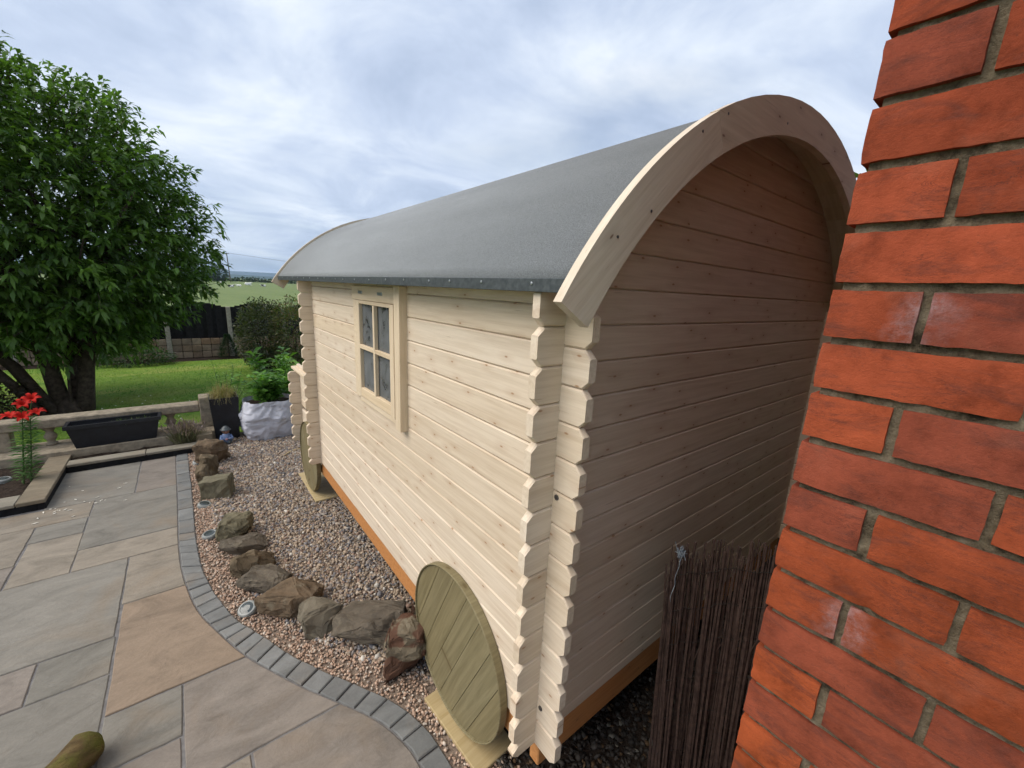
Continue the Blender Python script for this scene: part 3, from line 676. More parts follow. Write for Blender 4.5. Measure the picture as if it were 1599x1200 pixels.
# ---------------------------------------------------------------- brushwood screen in the gap
scr = thing('brushwood_screen', 'dark brown brushwood screen wired upright between hut and brick wall', 'screen', (0.6, -0.33, G))
parts = []; rr = random.Random(3)
def scr_pt(u):            # base line of the screen in plan
    return Vector((0.45 + 0.63 * u, -0.185 - 0.39 * u + 0.035 * math.sin(u * 5), 0))
NS = 165
for k in range(NS):
    u = (k + rr.uniform(-.6, .6)) / NS; b0 = scr_pt(u); lay = rr.choice((-0.012, 0.0, 0.010))
    top = -0.775 + rr.uniform(-0.07, 0.035) - (0.06 if rr.random() < .2 else 0) + (rr.uniform(.02, .07) if rr.random() < .10 else 0)
    lean = Vector((0.09 * (1 - u) + rr.uniform(-.022, .022), -0.01 + lay, 0)); pts = []; bw_ = rr.uniform(-.010, .010)
    for i in range(6):
        t_ = i / 5; z = G - 0.03 + (top - G) * t_
        pts.append(b0 + lean * (1 - t_) + Vector((rr.uniform(-.0045, .0045) + bw_ * math.sin(t_ * 3.1), lay + rr.uniform(-.004, .004), z)))
    r0 = rr.choice((0.0022, 0.003, 0.0036, 0.0048, 0.006)); parts.append(tube_data(pts, [r0, r0 * 1.05, r0, r0 * .95, r0 * .85, r0 * .7], 5))
    if rr.random() < 0.25:
        p_ = pts[3]; parts.append(tube_data([p_, p_ + Vector((rr.uniform(-.03, .03), rr.uniform(-.03, .0), rr.uniform(.05, .12)))], [0.002, 0.001], 4))
V, F = join_data(parts); o = link('sticks', mesh('sticks', V, F), BRUSH, scr, (0, 0, 0)); o['kind'] = 'stuff'
for z in (-0.90, -1.06, -1.22, -1.40, -1.60, -1.80):
    p_ = [scr_pt(u) + Vector((0.09 * (1 - u) * (1 - (z - G) / 1.15), -0.022 + 0.004 * math.sin(u * 90), z + 0.008 * math.sin(u * 23))) for u in np.linspace(0, 1, 60)]
    link('wire', mesh('wire', *tube_data(p_, [0.0016] * 60, 5)), WIRE, scr, (0, 0, 0))
pp = []; c0 = scr_pt(0.02) + Vector((0.0, -0.02, -0.80))
for k in range(90):
    q_ = Vector((rr.gauss(0, 1), rr.gauss(0, 1), rr.gauss(0, 1))); pp.append(c0 + Vector((q_.x * 0.009, q_.y * 0.008, q_.z * 0.011)) * (2.2 if k % 11 == 0 else 1.0))
for k in range(14): pp.append(c0 + Vector((-0.02 - 0.002 * k + 0.006 * math.sin(k), -0.01, -0.02 - 0.012 * k)))
link('twine', mesh('twine', *tube_data(pp, [0.0011] * len(pp), 4)), TWINE, scr, (0, 0, 0))

# ---------------------------------------------------------------- stones, ground lamps, bits
def rock(i, x, y, w, d, h, rz, cl, label, mat=ROCK, flat=False, seed=0):
    rr = random.Random(seed * 13 + i); bm = bmesh.new(); pts = []
    for k in range(26):
        v = Vector((rr.uniform(-1, 1), rr.uniform(-1, 1), rr.uniform(-1, 1))); m = max(abs(v.x), abs(v.y), abs(v.z)); v /= m
        q = rr.uniform(0.86, 1.0); v *= q
        if rr.random() < .6: v = v.lerp(v.normalized() * 1.12, 0.5)
        pts.append(v)
    if flat: pts = [Vector((a, b, c_)) * rr.uniform(.93, 1.03) for a in (-1, 1) for b in (-1, 1) for c_ in (-1, 1)] + [Vector((.2, 1.02, .3))]
    w *= 1.2; d *= 1.22; h *= 1.12
    for v in pts: bm.verts.new((v.x * w / 2, v.y * d / 2, v.z * h / 2 + h * 0.40))
    r_ = bmesh.ops.convex_hull(bm, input=bm.verts[:]); bmesh.ops.delete(bm, geom=list({g for g in r_['geom_interior'] + r_['geom_unused'] if isinstance(g, bmesh.types.BMVert)}), context='VERTS')
    bmesh.ops.bevel(bm, geom=bm.edges[:], offset=min(w, d, h) * 0.035, segments=1, affect='EDGES')
    bmesh.ops.triangulate(bm, faces=bm.faces[:])
    bmesh.ops.subdivide_edges(bm, edges=[e for e in bm.edges if e.calc_length() > 0.025], cuts=3, use_grid_fill=True)
    bmesh.ops.triangulate(bm, faces=bm.faces[:])
    for v in bm.verts:
        q = Vector(v.co) * 16 + Vector((i * 3.1, 0, 0)); v.co += Vector((mnoise.noise(q), mnoise.noise(q + Vector((9, 0, 0))), mnoise.noise(q + Vector((0, 9, 0))))) * min(w, d, h) * 0.11
        q = Vector(v.co) * 55; v.co += Vector((mnoise.noise(q), mnoise.noise(q + Vector((9, 0, 0))), mnoise.noise(q + Vector((0, 9, 0))))) * 0.009
    o = link('edging_stone', bmesh_to('edging_stone', bm), mat, None, (x, y, G - 0.012), color=cl); o.rotation_euler = (rr.uniform(-.12, .12), rr.uniform(-.12, .12), rz)
    return tag(o, label, 'stone', 'stones edging the gravel bed')
OC = (0.13, 0.098, 0.062); GR = (0.115, 0.095, 0.072); BR = (0.145, 0.103, 0.066)
ST = [(-0.773, 4.640, 0.235, 0.20, 0.27, -.4, BR, 'tall brown boulder in front of the black pot, farthest edging stone'),
      (-0.815, 4.235, 0.125, 0.16, 0.25, -.3, OC, 'narrow upright stone touching the boulder nearest the black pot'),
      (-0.865, 3.93, 0.085, 0.20, 0.25, -.15, OC, 'thin ochre stone slab on edge behind the square flat-topped block'),
      (-0.770, 3.70, 0.205, 0.13, 0.19, -.35, (0.15, 0.132, 0.088), 'squared flat-topped stone block standing alone after the gap'),
      (-0.740, 2.86, 0.20, 0.20, 0.17, -.45, (0.14, 0.122, 0.078), 'squarish mossy stone beside the middle ground lamp'),
      (-0.720, 2.58, 0.27, 0.14, 0.115, 0.1, GR, 'low slanting wedge stone between two squarish stones'),
      (-0.695, 2.26, 0.24, 0.19, 0.17, -.2, OC, 'humped stone fourth in the near run of edging stones, counted from the far end', ),
      (-0.640, 2.055, 0.25, 0.17, 0.13, -.75, GR, 'rounded grey-brown stone just behind the nearest ground lamp'),
      (-0.535, 1.77, 0.29, 0.21, 0.16, -.6, BR, 'tan angular stone right of the nearest ground lamp'),
      (-0.465, 1.535, 0.25, 0.19, 0.15, -.8, (0.15, 0.128, 0.094), 'pale grey stone with two small pits on its top'),
      (-0.195, 1.27, 0.35, 0.25, 0.16, -.55, GR, 'largest dark grey stone in the near part of the row'),
      (-0.110, 0.905, 0.19, 0.19, 0.30, -.7, (0.15, 0.12, 0.082), 'rust-stained upright stone against the near wheel')]
ST[6] = ST[6][:7] + ('humped ochre stone next to the rounded stone by the nearest lamp',)
for i, q in enumerate(ST): rock(i, q[0] + (0.035 if i > 3 else 0.0), *q[1:], mat=RUSTROCK if i == 11 else ROCK, flat=(i == 3), seed=5)
def ground_lamp(x, y, z, tilt, label):
    t_ = thing('ground_lamp', label, 'lamp', (x, y, z), 'round recessed ground lamps'); t_.rotation_euler = tilt
    ring = lathe('ring', [(0.036, 0.010), (0.038, 0.015), (0.047, 0.014), (0.053, 0.006), (0.053, -0.02), (0.036, -0.02)], 28)
    a = link('ring', ring, LAMPRING, t_, (x, y, z), smooth=False); b = link('lens', lathe('lens', [(0.037, -0.01), (0.037, 0.012), (0.020, 0.0155), (0.0005, 0.016)], 24), LAMPGL, t_, (x, y, z))
ground_lamp(-0.735, 1.865, G + 0.020, (R(18), R(-14), 0), 'round silver ground lamp nearest the camera, tilted in the pink gravel')
ground_lamp(-0.878, 2.945, G + 0.014, (R(6), R(-5), 0), 'round silver ground lamp in pink gravel left of the squarish mossy stone')
ground_lamp(-0.890, 3.54, G + 0.006, (R(10), R(12), 0.2), 'dull ground lamp half sunk beside the square flat-topped block')
ground_lamp(-0.905, 4.66, G + 0.006, (R(10), R(12), 0.2), 'farthest dull ground lamp half sunk at the straight end of the kerb')
ground_lamp(-2.375, 4.95, -1.885, (R(4), R(4), 0.2), 'round pale lamp lying on dark soil below the red lily')
for i, (x, y, rz, L, lb) in enumerate([(-0.05, 4.43, 0.9, 0.16, 'longer pale wood splinter on gravel before the porch'), (0.06, 4.50, 0.2, 0.10, 'shorter pale wood splinter on gravel nearest the porch wheel'), (-1.05 + .12, 1.33, 0.0, 0.0, '')]):
    if L: tag(box('wood_splinter', PAD, None, x - L / 2, x + L / 2, y - .006, y + .006, G + 0.012, G + 0.018, 0.001, rot=(0, 0.05, rz)), lb, 'splinter')
chips = []
for k in range(26):
    x, y = random.uniform(-2.0, -1.45), random.uniform(3.85, 4.75)
    if k < 14: x = random.uniform(-2.0, -1.6); y = 4.06 + (x + 2.0) * 0.25 + random.uniform(-.08, .08)
    w_, h_, a = random.uniform(0.006, 0.022), random.uniform(0.003, 0.008), random.uniform(0, 3)
    V = [(x + w_ * math.cos(a + t_) * (1 if t_ in (0, math.pi) else h_ / w_), y + (w_ if t_ in (0, math.pi) else h_) * math.sin(a + t_), G + z) for z in (0.0022, 0.005) for t_ in (0, math.pi / 2, math.pi, 3 * math.pi / 2)]
    chips.append((V, [(4, 5, 6, 7), (0, 1, 5, 4), (1, 2, 6, 5), (2, 3, 7, 6), (3, 0, 4, 7)]))
tag(link('paint_chips', mesh('paint_chips', *join_data(chips)), plain('chip', (0.62, 0.58, 0.50))), 'scattered pale flakes on the far paving slabs', 'flakes', kind='stuff')
# mossy log lying at the bottom left
pl = []; rl = []
for k in range(15):
    t_ = k / 14; pl.append(Vector((-1.345 - 0.30 * t_, 1.330 - 0.42 * t_, G + 0.062 + 0.012 * math.sin(t_ * 6)))); e = min(1, (t_ + 0.004) / 0.10)
    rl.append(0.066 * math.sqrt(max(0.02, 1 - (1 - e) ** 2)) * (1 + 0.06 * math.sin(t_ * 19)))
V, F = tube_data(pl, rl, 24)
V = [Vector(v) + Vector((mnoise.noise(Vector(v) * 22), mnoise.noise(Vector(v) * 22 + Vector((5, 0, 0))), mnoise.noise(Vector(v) * 22 + Vector((0, 5, 0))))) * 0.010 for v in V]
cl_ = Vector((-1.49, 1.12, G + 0.06)); o = link('mossy_log', mesh('mossy_log', [v - cl_ for v in V], F), MOSSWD, None, cl_, smooth=True); tag(o, 'short mossy log with rounded end lying on the paving', 'log')

# ---------------------------------------------------------------- raised beds and balustrade
bed = thing('raised_bed', 'low black-sided raised bed with pale coping at the end of the patio', 'raised bed', (-1.6, 5.2, G))
HT = -1.862
for a in ((-2.0, -0.80, 5.035, 5.085, G - .02, HT - 0.032), (-2.03, -1.982, 4.20, 5.034, G - .02, HT - 0.032), (-4.2, -2.031, 4.20, 4.25, G - .02, HT - 0.032)): box('side_board', BLACKWD, bed, *a, 0.003)
CW = (0.23, 0.205, 0.16); CT = (0.19, 0.155, 0.108)
box('coping', COPING, bed, -1.972, -1.36, 5.028, 5.165, HT - 0.031, HT, 0.005, color=CW); box('coping', COPING, bed, -1.355, -0.76, 5.028, 5.168, HT - 0.031, HT - .002, 0.005, color=CW)
box('coping', COPING, bed, -2.150, -1.976, 4.19, 4.86, HT - 0.031, HT + .004, 0.005, color=CT); box('coping', COPING, bed, -2.148, -1.976, 4.865, 5.36, HT - 0.031, HT + .003, 0.005, color=CT)
box('coping', COPING, bed, -2.75, -2.155, 4.192, 4.40, HT - 0.031, HT, 0.005, color=CW); box('coping', COPING, bed, -4.2, -2.755, 4.19, 4.40, HT - 0.031, HT, 0.005, color=CW)
box('coping', COPING, bed, -0.90, -0.735, 5.172, 5.35, HT - 0.031, HT + 0.07, 0.005, color=CT)
def soilpatch(name, x0, x1, y0, y1, z):
    nx, ny = 20, 20; V = []; F = []
    for i in range(nx + 1):
        for j in range(ny + 1):
            x, y = x0 + (x1 - x0) * i / nx, y0 + (y1 - y0) * j / ny; V.append((x, y, z + 0.03 * mnoise.noise(Vector((x * 9, y * 9, 0))) + 0.012 * mnoise.noise(Vector((x * 40, y * 40, 0)))))
    for i in range(nx):
        for j in range(ny): a = i * (ny + 1) + j; F.append((a, a + ny + 1, a + ny + 2, a + 1))
    return link(name, mesh(name, V, F), SOIL, bed, (0, 0, 0), smooth=True)
soilpatch('soil', -4.2, -2.10, 4.30, 5.37, -1.905); soilpatch('soil', -2.0, -0.78, 5.10, 5.37, -1.91)
bal = thing('balustrade', 'low weathered stone balustrade between patio and lawn', 'balustrade', (-1.6, 5.68, G))
box('plinth', STONECAST, bal, -4.2, -0.70, 5.365, 5.82, LAWN - .02, -1.812, 0.008); box('rail', STONECAST, bal, -4.2, -0.828, 5.58, 5.78, -1.600, -1.497, 0.012)
bprof = [(0.050, 0.0), (0.050, 0.022), (0.036, 0.03), (0.030, 0.045), (0.052, 0.085), (0.054, 0.105), (0.034, 0.14), (0.030, 0.155), (0.044, 0.172), (0.050, 0.185), (0.050, 0.212)]
bme = lathe('baluster', bprof, 20)
for k in range(7):
    x = -1.13 - 0.345 * k
    if abs(x + 2.51) < 0.06: continue
    link('baluster', bme, STONECAST, bal, (x, 5.68, -1.812), smooth=True)
box('pier', STONECAST, bal, -2.60, -2.44, 5.60, 5.76, -1.812, -1.600, 0.006); box('pier', STONECAST, bal, -0.828, -0.70, 5.56, 5.80, -1.812, -1.42, 0.008)
box('pier', STONECAST, bal, -4.36, -4.2, 5.56, 5.80, -1.95, -1.42, 0.008)

# ---------------------------------------------------------------- foliage helpers
def leaf_cloud(pos, dirs, length, width, cols, droop=0.25):
    """pos,dirs (n,3); folded, bent leaves of 4 triangles"""
    n = len(pos); d = dirs / np.linalg.norm(dirs, axis=1, keepdims=True)
    up = np.array([0, 0, 1.0]) + RNG.normal(0, 0.35, (n, 3)); sd = np.cross(d, up); sd /= np.linalg.norm(sd, axis=1, keepdims=True) + 1e-9
    nm = np.cross(sd, d); L = length[:, None]; w_ = width[:, None] / 2
    dr = np.array([0, 0, -1.0]) * (droop * L)
    mid = pos + d * L * 0.5 + dr * 0.25; tip = pos + d * L + dr
    V = np.stack([pos, mid + sd * w_ + nm * w_ * 0.35, mid, mid - sd * w_ + nm * w_ * 0.35, tip], 1).reshape(-1, 3)
    F = (np.array([[0, 1, 2], [0, 2, 3], [1, 4, 2], [2, 4, 3]])[None] + (np.arange(n) * 5)[:, None, None]).reshape(-1, 3)
    return V, F, np.repeat(cols, 5, 0)
def leaf_obj(name, parent, pos, dirs, length, width, cols, droop=0.25, mat=LEAF):
    V, F, C_ = leaf_cloud(pos, dirs, length, width, cols, droop); o = link(name, np_mesh(name, V, F, C_), mat, parent, (0, 0, 0)); return o
def unit(n): v = RNG.normal(size=(n, 3)); return v / np.linalg.norm(v, axis=1, keepdims=True)
def cloud_cols(n, a, b, v=0.25):
    t_ = RNG.random((n, 1)); return np.clip((np.array(a) * (1 - t_) + np.array(b) * t_) * RNG.uniform(1 - v, 1 + v, (n, 1)), 0.004, 1)

# the big tree
tree = thing('leafy_tree', 'big dense dark green tree with forked trunk behind the balustrade', 'tree', (-2.45, 8.35, LAWN))
TB = Vector((-2.42, 8.35, LAWN - 0.05)); limbs = []
def limb(pts, rads, seg=10): limbs.append(tube_data(pts, rads, seg))
limb([TB - Vector((0, 0, .1)), TB + Vector((0, 0, .10)), TB + Vector((-.02, 0, .22)), TB + Vector((-.02, 0, .30))], [.22, .16, .11, .02], 14)
for off, top, r_ in (((-.08, 0, .3), (-1.25, -.1, 2.0), .10), ((-.05, .02, .3), (-.45, .3, 2.4), .13), ((.10, 0, .25), (.55, .0, 2.2), .13), ((-.2, -.05, .15), (-.85, -.3, 1.25), .085), ((.02, .1, .35), (.2, .9, 2.5), .10), ((.0, -.02, .35), (.1, -.2, 1.0), .03)):
    a, b = TB + Vector((off[0] * 1.3, off[1], -0.1)), TB + Vector(top); m_ = a.lerp(b, .45) + Vector((-(b.x - a.x) * .12, 0, -.04)); limb([a, a.lerp(m_, .5) + Vector((0, 0, -.02)), m_, m_.lerp(b, .5), b], [r_ * .95, r_ * .82, r_ * .75, r_ * .6, r_ * .4])
    for q in range(6):
        e = b + Vector((random.uniform(-1.2, 1.2), random.uniform(-1.1, 1.1), random.uniform(.3, 2.2))); limb([b.lerp(m_, random.uniform(0, .4)), b.lerp(e, .5) + Vector((0, 0, .1)), e], [r_ * .4, r_ * .25, .012], 6)
link('trunk', mesh('trunk', *join_data(limbs)), BARK, tree, (0, 0, 0), smooth=True)
CC = np.array([-2.84, 8.95, 0.70]); CR = np.array([2.42, 1.9, 2.40])
nt_ = 7000; u_ = unit(nt_); rad = RNG.uniform(0.15, 1.0, nt_) ** 0.42
lump = np.array([1 + 0.13 * mnoise.noise(Vector(q) * 2.3) + 0.10 * mnoise.noise(Vector(q) * 5.5) for q in u_])
tw = CC + u_ * CR * (rad * lump)[:, None]; tw = tw[(tw[:, 2] > -1.18 + 0.25 * RNG.random(nt_) + 0.75 * np.clip(tw[:, 0] + 1.6, 0, 9))]
nt_ = len(tw); u2 = (tw - CC) / CR; u2 /= np.linalg.norm(u2, axis=1, keepdims=True) + 1e-9
k_ = 11; pos = []; dr_ = []; tone = RNG.uniform(0, 1, nt_)
tdir = u2 * 1.0 + unit(nt_) * 0.55 + np.array([0, 0, 0.12]); tdir /= np.linalg.norm(tdir, axis=1, keepdims=True); tl = RNG.uniform(0.14, 0.30, nt_)
for j in range(k_):
    t_ = (j + .4) / k_; pos.append(tw + tdir * (tl * t_)[:, None] + RNG.normal(0, .012, (nt_, 3))); dr_.append(tdir * 0.75 + unit(nt_) * 0.75)
pos = np.concatenate(pos); dr_ = np.concatenate(dr_); nl = len(pos); tn = np.tile(tone, k_)[:, None]
cols = (np.array([0.040, 0.085, 0.017]) * (1 - tn) + np.array([0.115, 0.205, 0.036]) * tn) * RNG.uniform(.75, 1.3, (nl, 1))
leaf_obj('crown', tree, pos, dr_, RNG.uniform(0.09, 0.155, nl), RNG.uniform(0.038, 0.064, nl), cols, 0.35)
tw_parts = [tube_data([tw[i] - tdir[i] * 0.15, tw[i] + tdir[i] * tl[i]], [0.006, 0.002], 4) for i in range(0, nt_, 2)]
link('twigs', mesh('twigs', *join_data(tw_parts)), BARK, tree, (0, 0, 0))

def bush(name, label, cat, c_, r_, n, a, b, ll, lw, lump_=0.15, group=None, fill=0.5, droop=0.25, stems=True):
    c_ = np.array(c_); r_ = np.array(r_); t_ = thing(name, label, cat, (c_[0], c_[1], c_[2] - r_[2]), group)
    u_ = unit(n); rad = RNG.uniform(fill ** 2, 1, n) ** 0.5; lm = np.array([1 + lump_ * mnoise.noise(Vector(q) * 3 + Vector(c_)) + lump_ * .7 * mnoise.noise(Vector(q) * 7) for q in u_])
    p_ = c_ + u_ * r_ * (rad * lm)[:, None]
    leaf_obj('foliage', t_, p_, u_ * .8 + unit(n) * .7 + np.array([0, 0, .25]), RNG.uniform(ll * .7, ll * 1.3, n), RNG.uniform(lw * .7, lw * 1.3, n), cloud_cols(n, a, b), droop)
    if stems:
        st = [tube_data([Vector((c_[0] + random.uniform(-.1, .1) * r_[0], c_[1], c_[2] - r_[2] - .02)), Vector(c_) + Vector((random.uniform(-.6, .6) * r_[0], random.uniform(-.6, .6) * r_[1], random.uniform(-.1, .7) * r_[2]))], [.012, .004], 5) for _ in range(9)]
        link('stems', mesh('stems', *join_data(st)), BARK, t_, (0, 0, 0))
    return t_
bush('dark_shrub', 'rounded dark bronze shrub in front of the fence', 'shrub', (0.62, 10.9, -1.25), (0.60, 0.6, 0.90), 5200, (0.025, 0.05, 0.018), (0.085, 0.085, 0.04), 0.085, 0.034)
bush('flowering_shrub', 'pink-flecked green shrub against the hut roof corner', 'shrub', (1.22, 10.4, -1.2), (0.55, 0.6, 0.95), 4600, (0.05, 0.11, 0.022), (0.15, 0.10, 0.06), 0.075, 0.030)
bush('low_shrub', 'low green shrub under the tree by the fence', 'shrub', (-1.9, 12.6, -1.95), (0.75, 0.4, 0.28), 1800, (0.02, 0.05, 0.015), (0.05, 0.10, 0.025), 0.08, 0.03)
bush('grey_tuft', 'small grey-green tuft at the lawn corner', 'plant', (0.56, 11.6, -1.95), (0.20, 0.2, 0.22), 900, (0.10, 0.13, 0.09), (0.15, 0.18, 0.13), 0.09, 0.012, droop=0.1)
bush('dark_edge_shrub', 'dark reddish shrub under the tree left of the trunk', 'shrub', (-3.5, 8.1, -1.78), (0.85, 0.5, 0.36), 2600, (0.02, 0.022, 0.012), (0.06, 0.035, 0.03), 0.07, 0.03)
bush('light_block_hedge', 'twiggy green tip between hut roof and brick wall, unseen hedge bulk added to block light', 'hedge', (3.75, 1.2, -0.45), (0.55, 2.3, 1.75), 15000, (0.04, 0.08, 0.02), (0.12, 0.15, 0.05), 0.11, 0.06)  # hedge extended unseen beyond its visible twigs to block side light from the gap
# small conifer
con = thing('dwarf_conifer', 'small dark cone-shaped conifer before the fence', 'conifer', (0.02, 13.15, LAWN))
n = 1800; t_ = RNG.random(n); a_ = RNG.uniform(0, 6.283, n); rr_ = 0.27 * (1 - t_) * RNG.uniform(.5, 1, n) + .01
leaf_obj('foliage', con, np.c_[0.02 + rr_ * np.cos(a_), 13.15 + rr_ * np.sin(a_), LAWN + 0.02 + t_ * 0.62], np.c_[np.cos(a_), np.sin(a_), 0.5 + 0 * a_], RNG.uniform(.05, .09, n), RNG.uniform(.014, .022, n), cloud_cols(n, (0.012, 0.035, 0.012), (0.03, 0.075, 0.025)))
link('trunk', mesh('trunk', *tube_data([(0.02, 13.15, LAWN - .02), (0.02, 13.15, LAWN + .5)], [.02, .006], 6)), BARK, con, (0, 0, 0))
# lavender in the bed
lav = thing('lavender', 'dried purplish lavender bush in the raised bed', 'plant', (-1.00, 5.27, -1.90))
n = 420; a_ = RNG.uniform(0, 6.283, n); q_ = RNG.uniform(0.1, 1, n); b0 = np.c_[-1.00 + 0.05 * RNG.normal(size=n), 5.25 + 0.04 * RNG.normal(size=n), np.full(n, -1.90)]
dd_ = np.c_[np.cos(a_) * q_ * .8, np.sin(a_) * q_ * .6, RNG.uniform(.6, 1.2, n)]
leaf_obj('stalks', lav, b0, dd_, RNG.uniform(.16, .30, n), np.full(n, .006), cloud_cols(n, (0.15, 0.12, 0.10), (0.10, 0.12, 0.06)), 0.05)
dn = dd_ / np.linalg.norm(dd_, axis=1, keepdims=True); tip = b0 + dn * RNG.uniform(.15, .27, n)[:, None]
fh_ = leaf_obj('flower_heads', lav, tip, dn + unit(n) * .3, RNG.uniform(.04, .06, n), np.full(n, .014), cloud_cols(n, (0.16, 0.11, 0.13), (0.26, 0.20, 0.21)), 0.0); fh_['kind'] = 'stuff'
# trough planter
tr = thing('trough_planter', 'long black plastic trough planter in front of the balustrade', 'planter', (-1.6, 5.46, -1.812))
def taper_box(name, cx, cy, z0, z1, bx, by, tx, ty, wall, mat, parent):
    V = [(cx + sx_ * bx, cy + sy_ * by, z0) for sx_, sy_ in ((-1, -1), (1, -1), (1, 1), (-1, 1))] + [(cx + sx_ * tx, cy + sy_ * ty, z1) for sx_, sy_ in ((-1, -1), (1, -1), (1, 1), (-1, 1))]
    V += [(cx + sx_ * (tx - wall), cy + sy_ * (ty - wall), z1) for sx_, sy_ in ((-1, -1), (1, -1), (1, 1), (-1, 1))] + [(cx + sx_ * (tx - wall - .01), cy + sy_ * (ty - wall - .01), z1 - .09) for sx_, sy_ in ((-1, -1), (1, -1), (1, 1), (-1, 1))]
    F = [(3, 2, 1, 0), (12, 13, 14, 15)]
    for k in range(3):
        for i in range(4): j = (i + 1) % 4; F.append((k * 4 + i, k * 4 + j, (k + 1) * 4 + j, (k + 1) * 4 + i))
    return link(name, mesh(name, V, F), mat, parent, (0, 0, 0))
taper_box('body', -1.605, 5.46, -1.811, -1.565, 0.335, 0.075, 0.385, 0.100, 0.012, BLACKPL, tr)
V = []; F = []
for (bx, by, z0, z1) in ((0.402, 0.117, -1.585, -1.545),):
    for (a, b, z) in ((bx, by, z0), (bx, by, z1), (bx - .03, by - .03, z1), (bx - .03, by - .03, z0)):
        V += [(-1.605 + sx_ * a, 5.46 + sy_ * b, z) for sx_, sy_ in ((-1, -1), (1, -1), (1, 1), (-1, 1))]
    for k in range(4):
        for i in range(4): j = (i + 1) % 4; F.append((k * 4 + i, k * 4 + j, ((k + 1) % 4) * 4 + j, ((k + 1) % 4) * 4 + i))
link('lip', mesh('lip', V, F), BLACKPL, tr, (0, 0, 0))
tp = thing('trough_seedlings', 'sparse thin green shoots growing in the trough planter', 'plant', (-1.5, 5.46, -1.66))
n = 130; b0 = np.c_[RNG.uniform(-1.62, -1.32, n), 5.46 + RNG.normal(0, .03, n), np.full(n, -1.66)]
leaf_obj('shoots', tp, b0, unit(n) * .6 + np.array([0, 0, 1.1]), RNG.uniform(.08, .19, n), np.full(n, .008), cloud_cols(n, (0.07, 0.14, 0.03), (0.20, 0.24, 0.10)), 0.3)
# pot with dry grass
pot = thing('square_pot', 'tall square black pot holding straw-coloured grass', 'pot', (-0.575, 5.47, G))
taper_box('body', -0.575, 5.47, G - .005, -1.395, 0.125, 0.125, 0.155, 0.155, 0.012, BLACKPL, pot)
og = thing('dry_grass', 'drooping straw-coloured grass tuft in the square black pot', 'plant', (-0.575, 5.47, -1.46))
n = 520; b0 = np.c_[-0.575 + RNG.normal(0, .05, n), 5.47 + RNG.normal(0, .05, n), np.full(n, -1.46)]
a_ = RNG.uniform(0, 6.283, n); hz_ = RNG.uniform(.15, 1.0, n); segs = []
cl1 = cloud_cols(n, (0.34, 0.25, 0.13), (0.20, 0.20, 0.07)); Vv = []; Ff = []; Cc = []
for i in range(n):
    L = RNG.uniform(.22, .42); d_ = np.array([math.cos(a_[i]), math.sin(a_[i]), 0]); sd = np.array([-d_[1], d_[0], 0]) * .0028
    for k in range(6):
        t_ = k / 5; q = b0[i] + d_ * hz_[i] * L * .65 * t_ + np.array([0, 0, L * (1.15 * t_ - (0.35 + 0.85 * hz_[i]) * t_ * t_)]); Vv += [q - sd * (1 - .8 * t_), q + sd * (1 - .8 * t_)]
        if k: m_ = len(Vv); Ff.append((m_ - 4, m_ - 3, m_ - 1, m_ - 2))
        Cc += [cl1[i]] * 2
link('blades', np_mesh('blades', np.array(Vv), np.array(Ff), np.array(Cc)), LEAF, og, (0, 0, 0))
# bulk bag
bag = thing('bulk_bag', 'crumpled white woven bulk bag full of green plants', 'bag', (-0.10, 5.32, G))
V = []; F = []; ns, nr = 120, 44
for k in range(nr + 1):
    t_ = k / nr; z = G - .005 + 0.50 * t_
    for i in range(ns):
        a = 2 * math.pi * i / ns; ca, sa = math.cos(a), math.sin(a); m_ = (abs(ca) ** 3.2 + abs(sa) ** 3.2) ** (-1 / 3.2)
        bl = 0.26 + 0.055 * math.sin(math.pi * min(1, t_ * .95 + .03)); r_ = bl * m_ * (1 if m_ < 1.3 else 1.3 / m_)
        q_ = mnoise.noise(Vector((ca * 2.2, sa * 2.2, t_ * 4)))
        r_ += 0.030 * q_ + 0.030 * (0.5 - abs(mnoise.noise(Vector((ca * 3.5 + q_, sa * 3.5, t_ * 7 + 2 * q_))))) * 1.2 + 0.016 * (0.5 - abs(mnoise.noise(Vector((ca * 8, sa * 8 + q_ * 2, t_ * 13 - 3 * q_)))))- 0.02
        V.append((-0.10 + r_ * ca * 1.05, 5.32 + r_ * sa * .9, z + 0.02 * mnoise.noise(Vector((ca * 3, sa * 3, 2))) * t_))
for k in range(nr):
    for i in range(ns): j = (i + 1) % ns; F.append((k * ns + i, k * ns + j, (k + 1) * ns + j, (k + 1) * ns + i))
link('bag_skin', mesh('bag_skin', V, F), BAGMAT, bag, (0, 0, 0), smooth=True)
link('fill', mesh('fill', [(-0.10 + .27 * math.cos(a), 5.32 + .23 * math.sin(a), -1.50) for a in np.linspace(0, 6.283, 24)[:-1]], [tuple(range(23))]), SOIL, bag, (0, 0, 0))
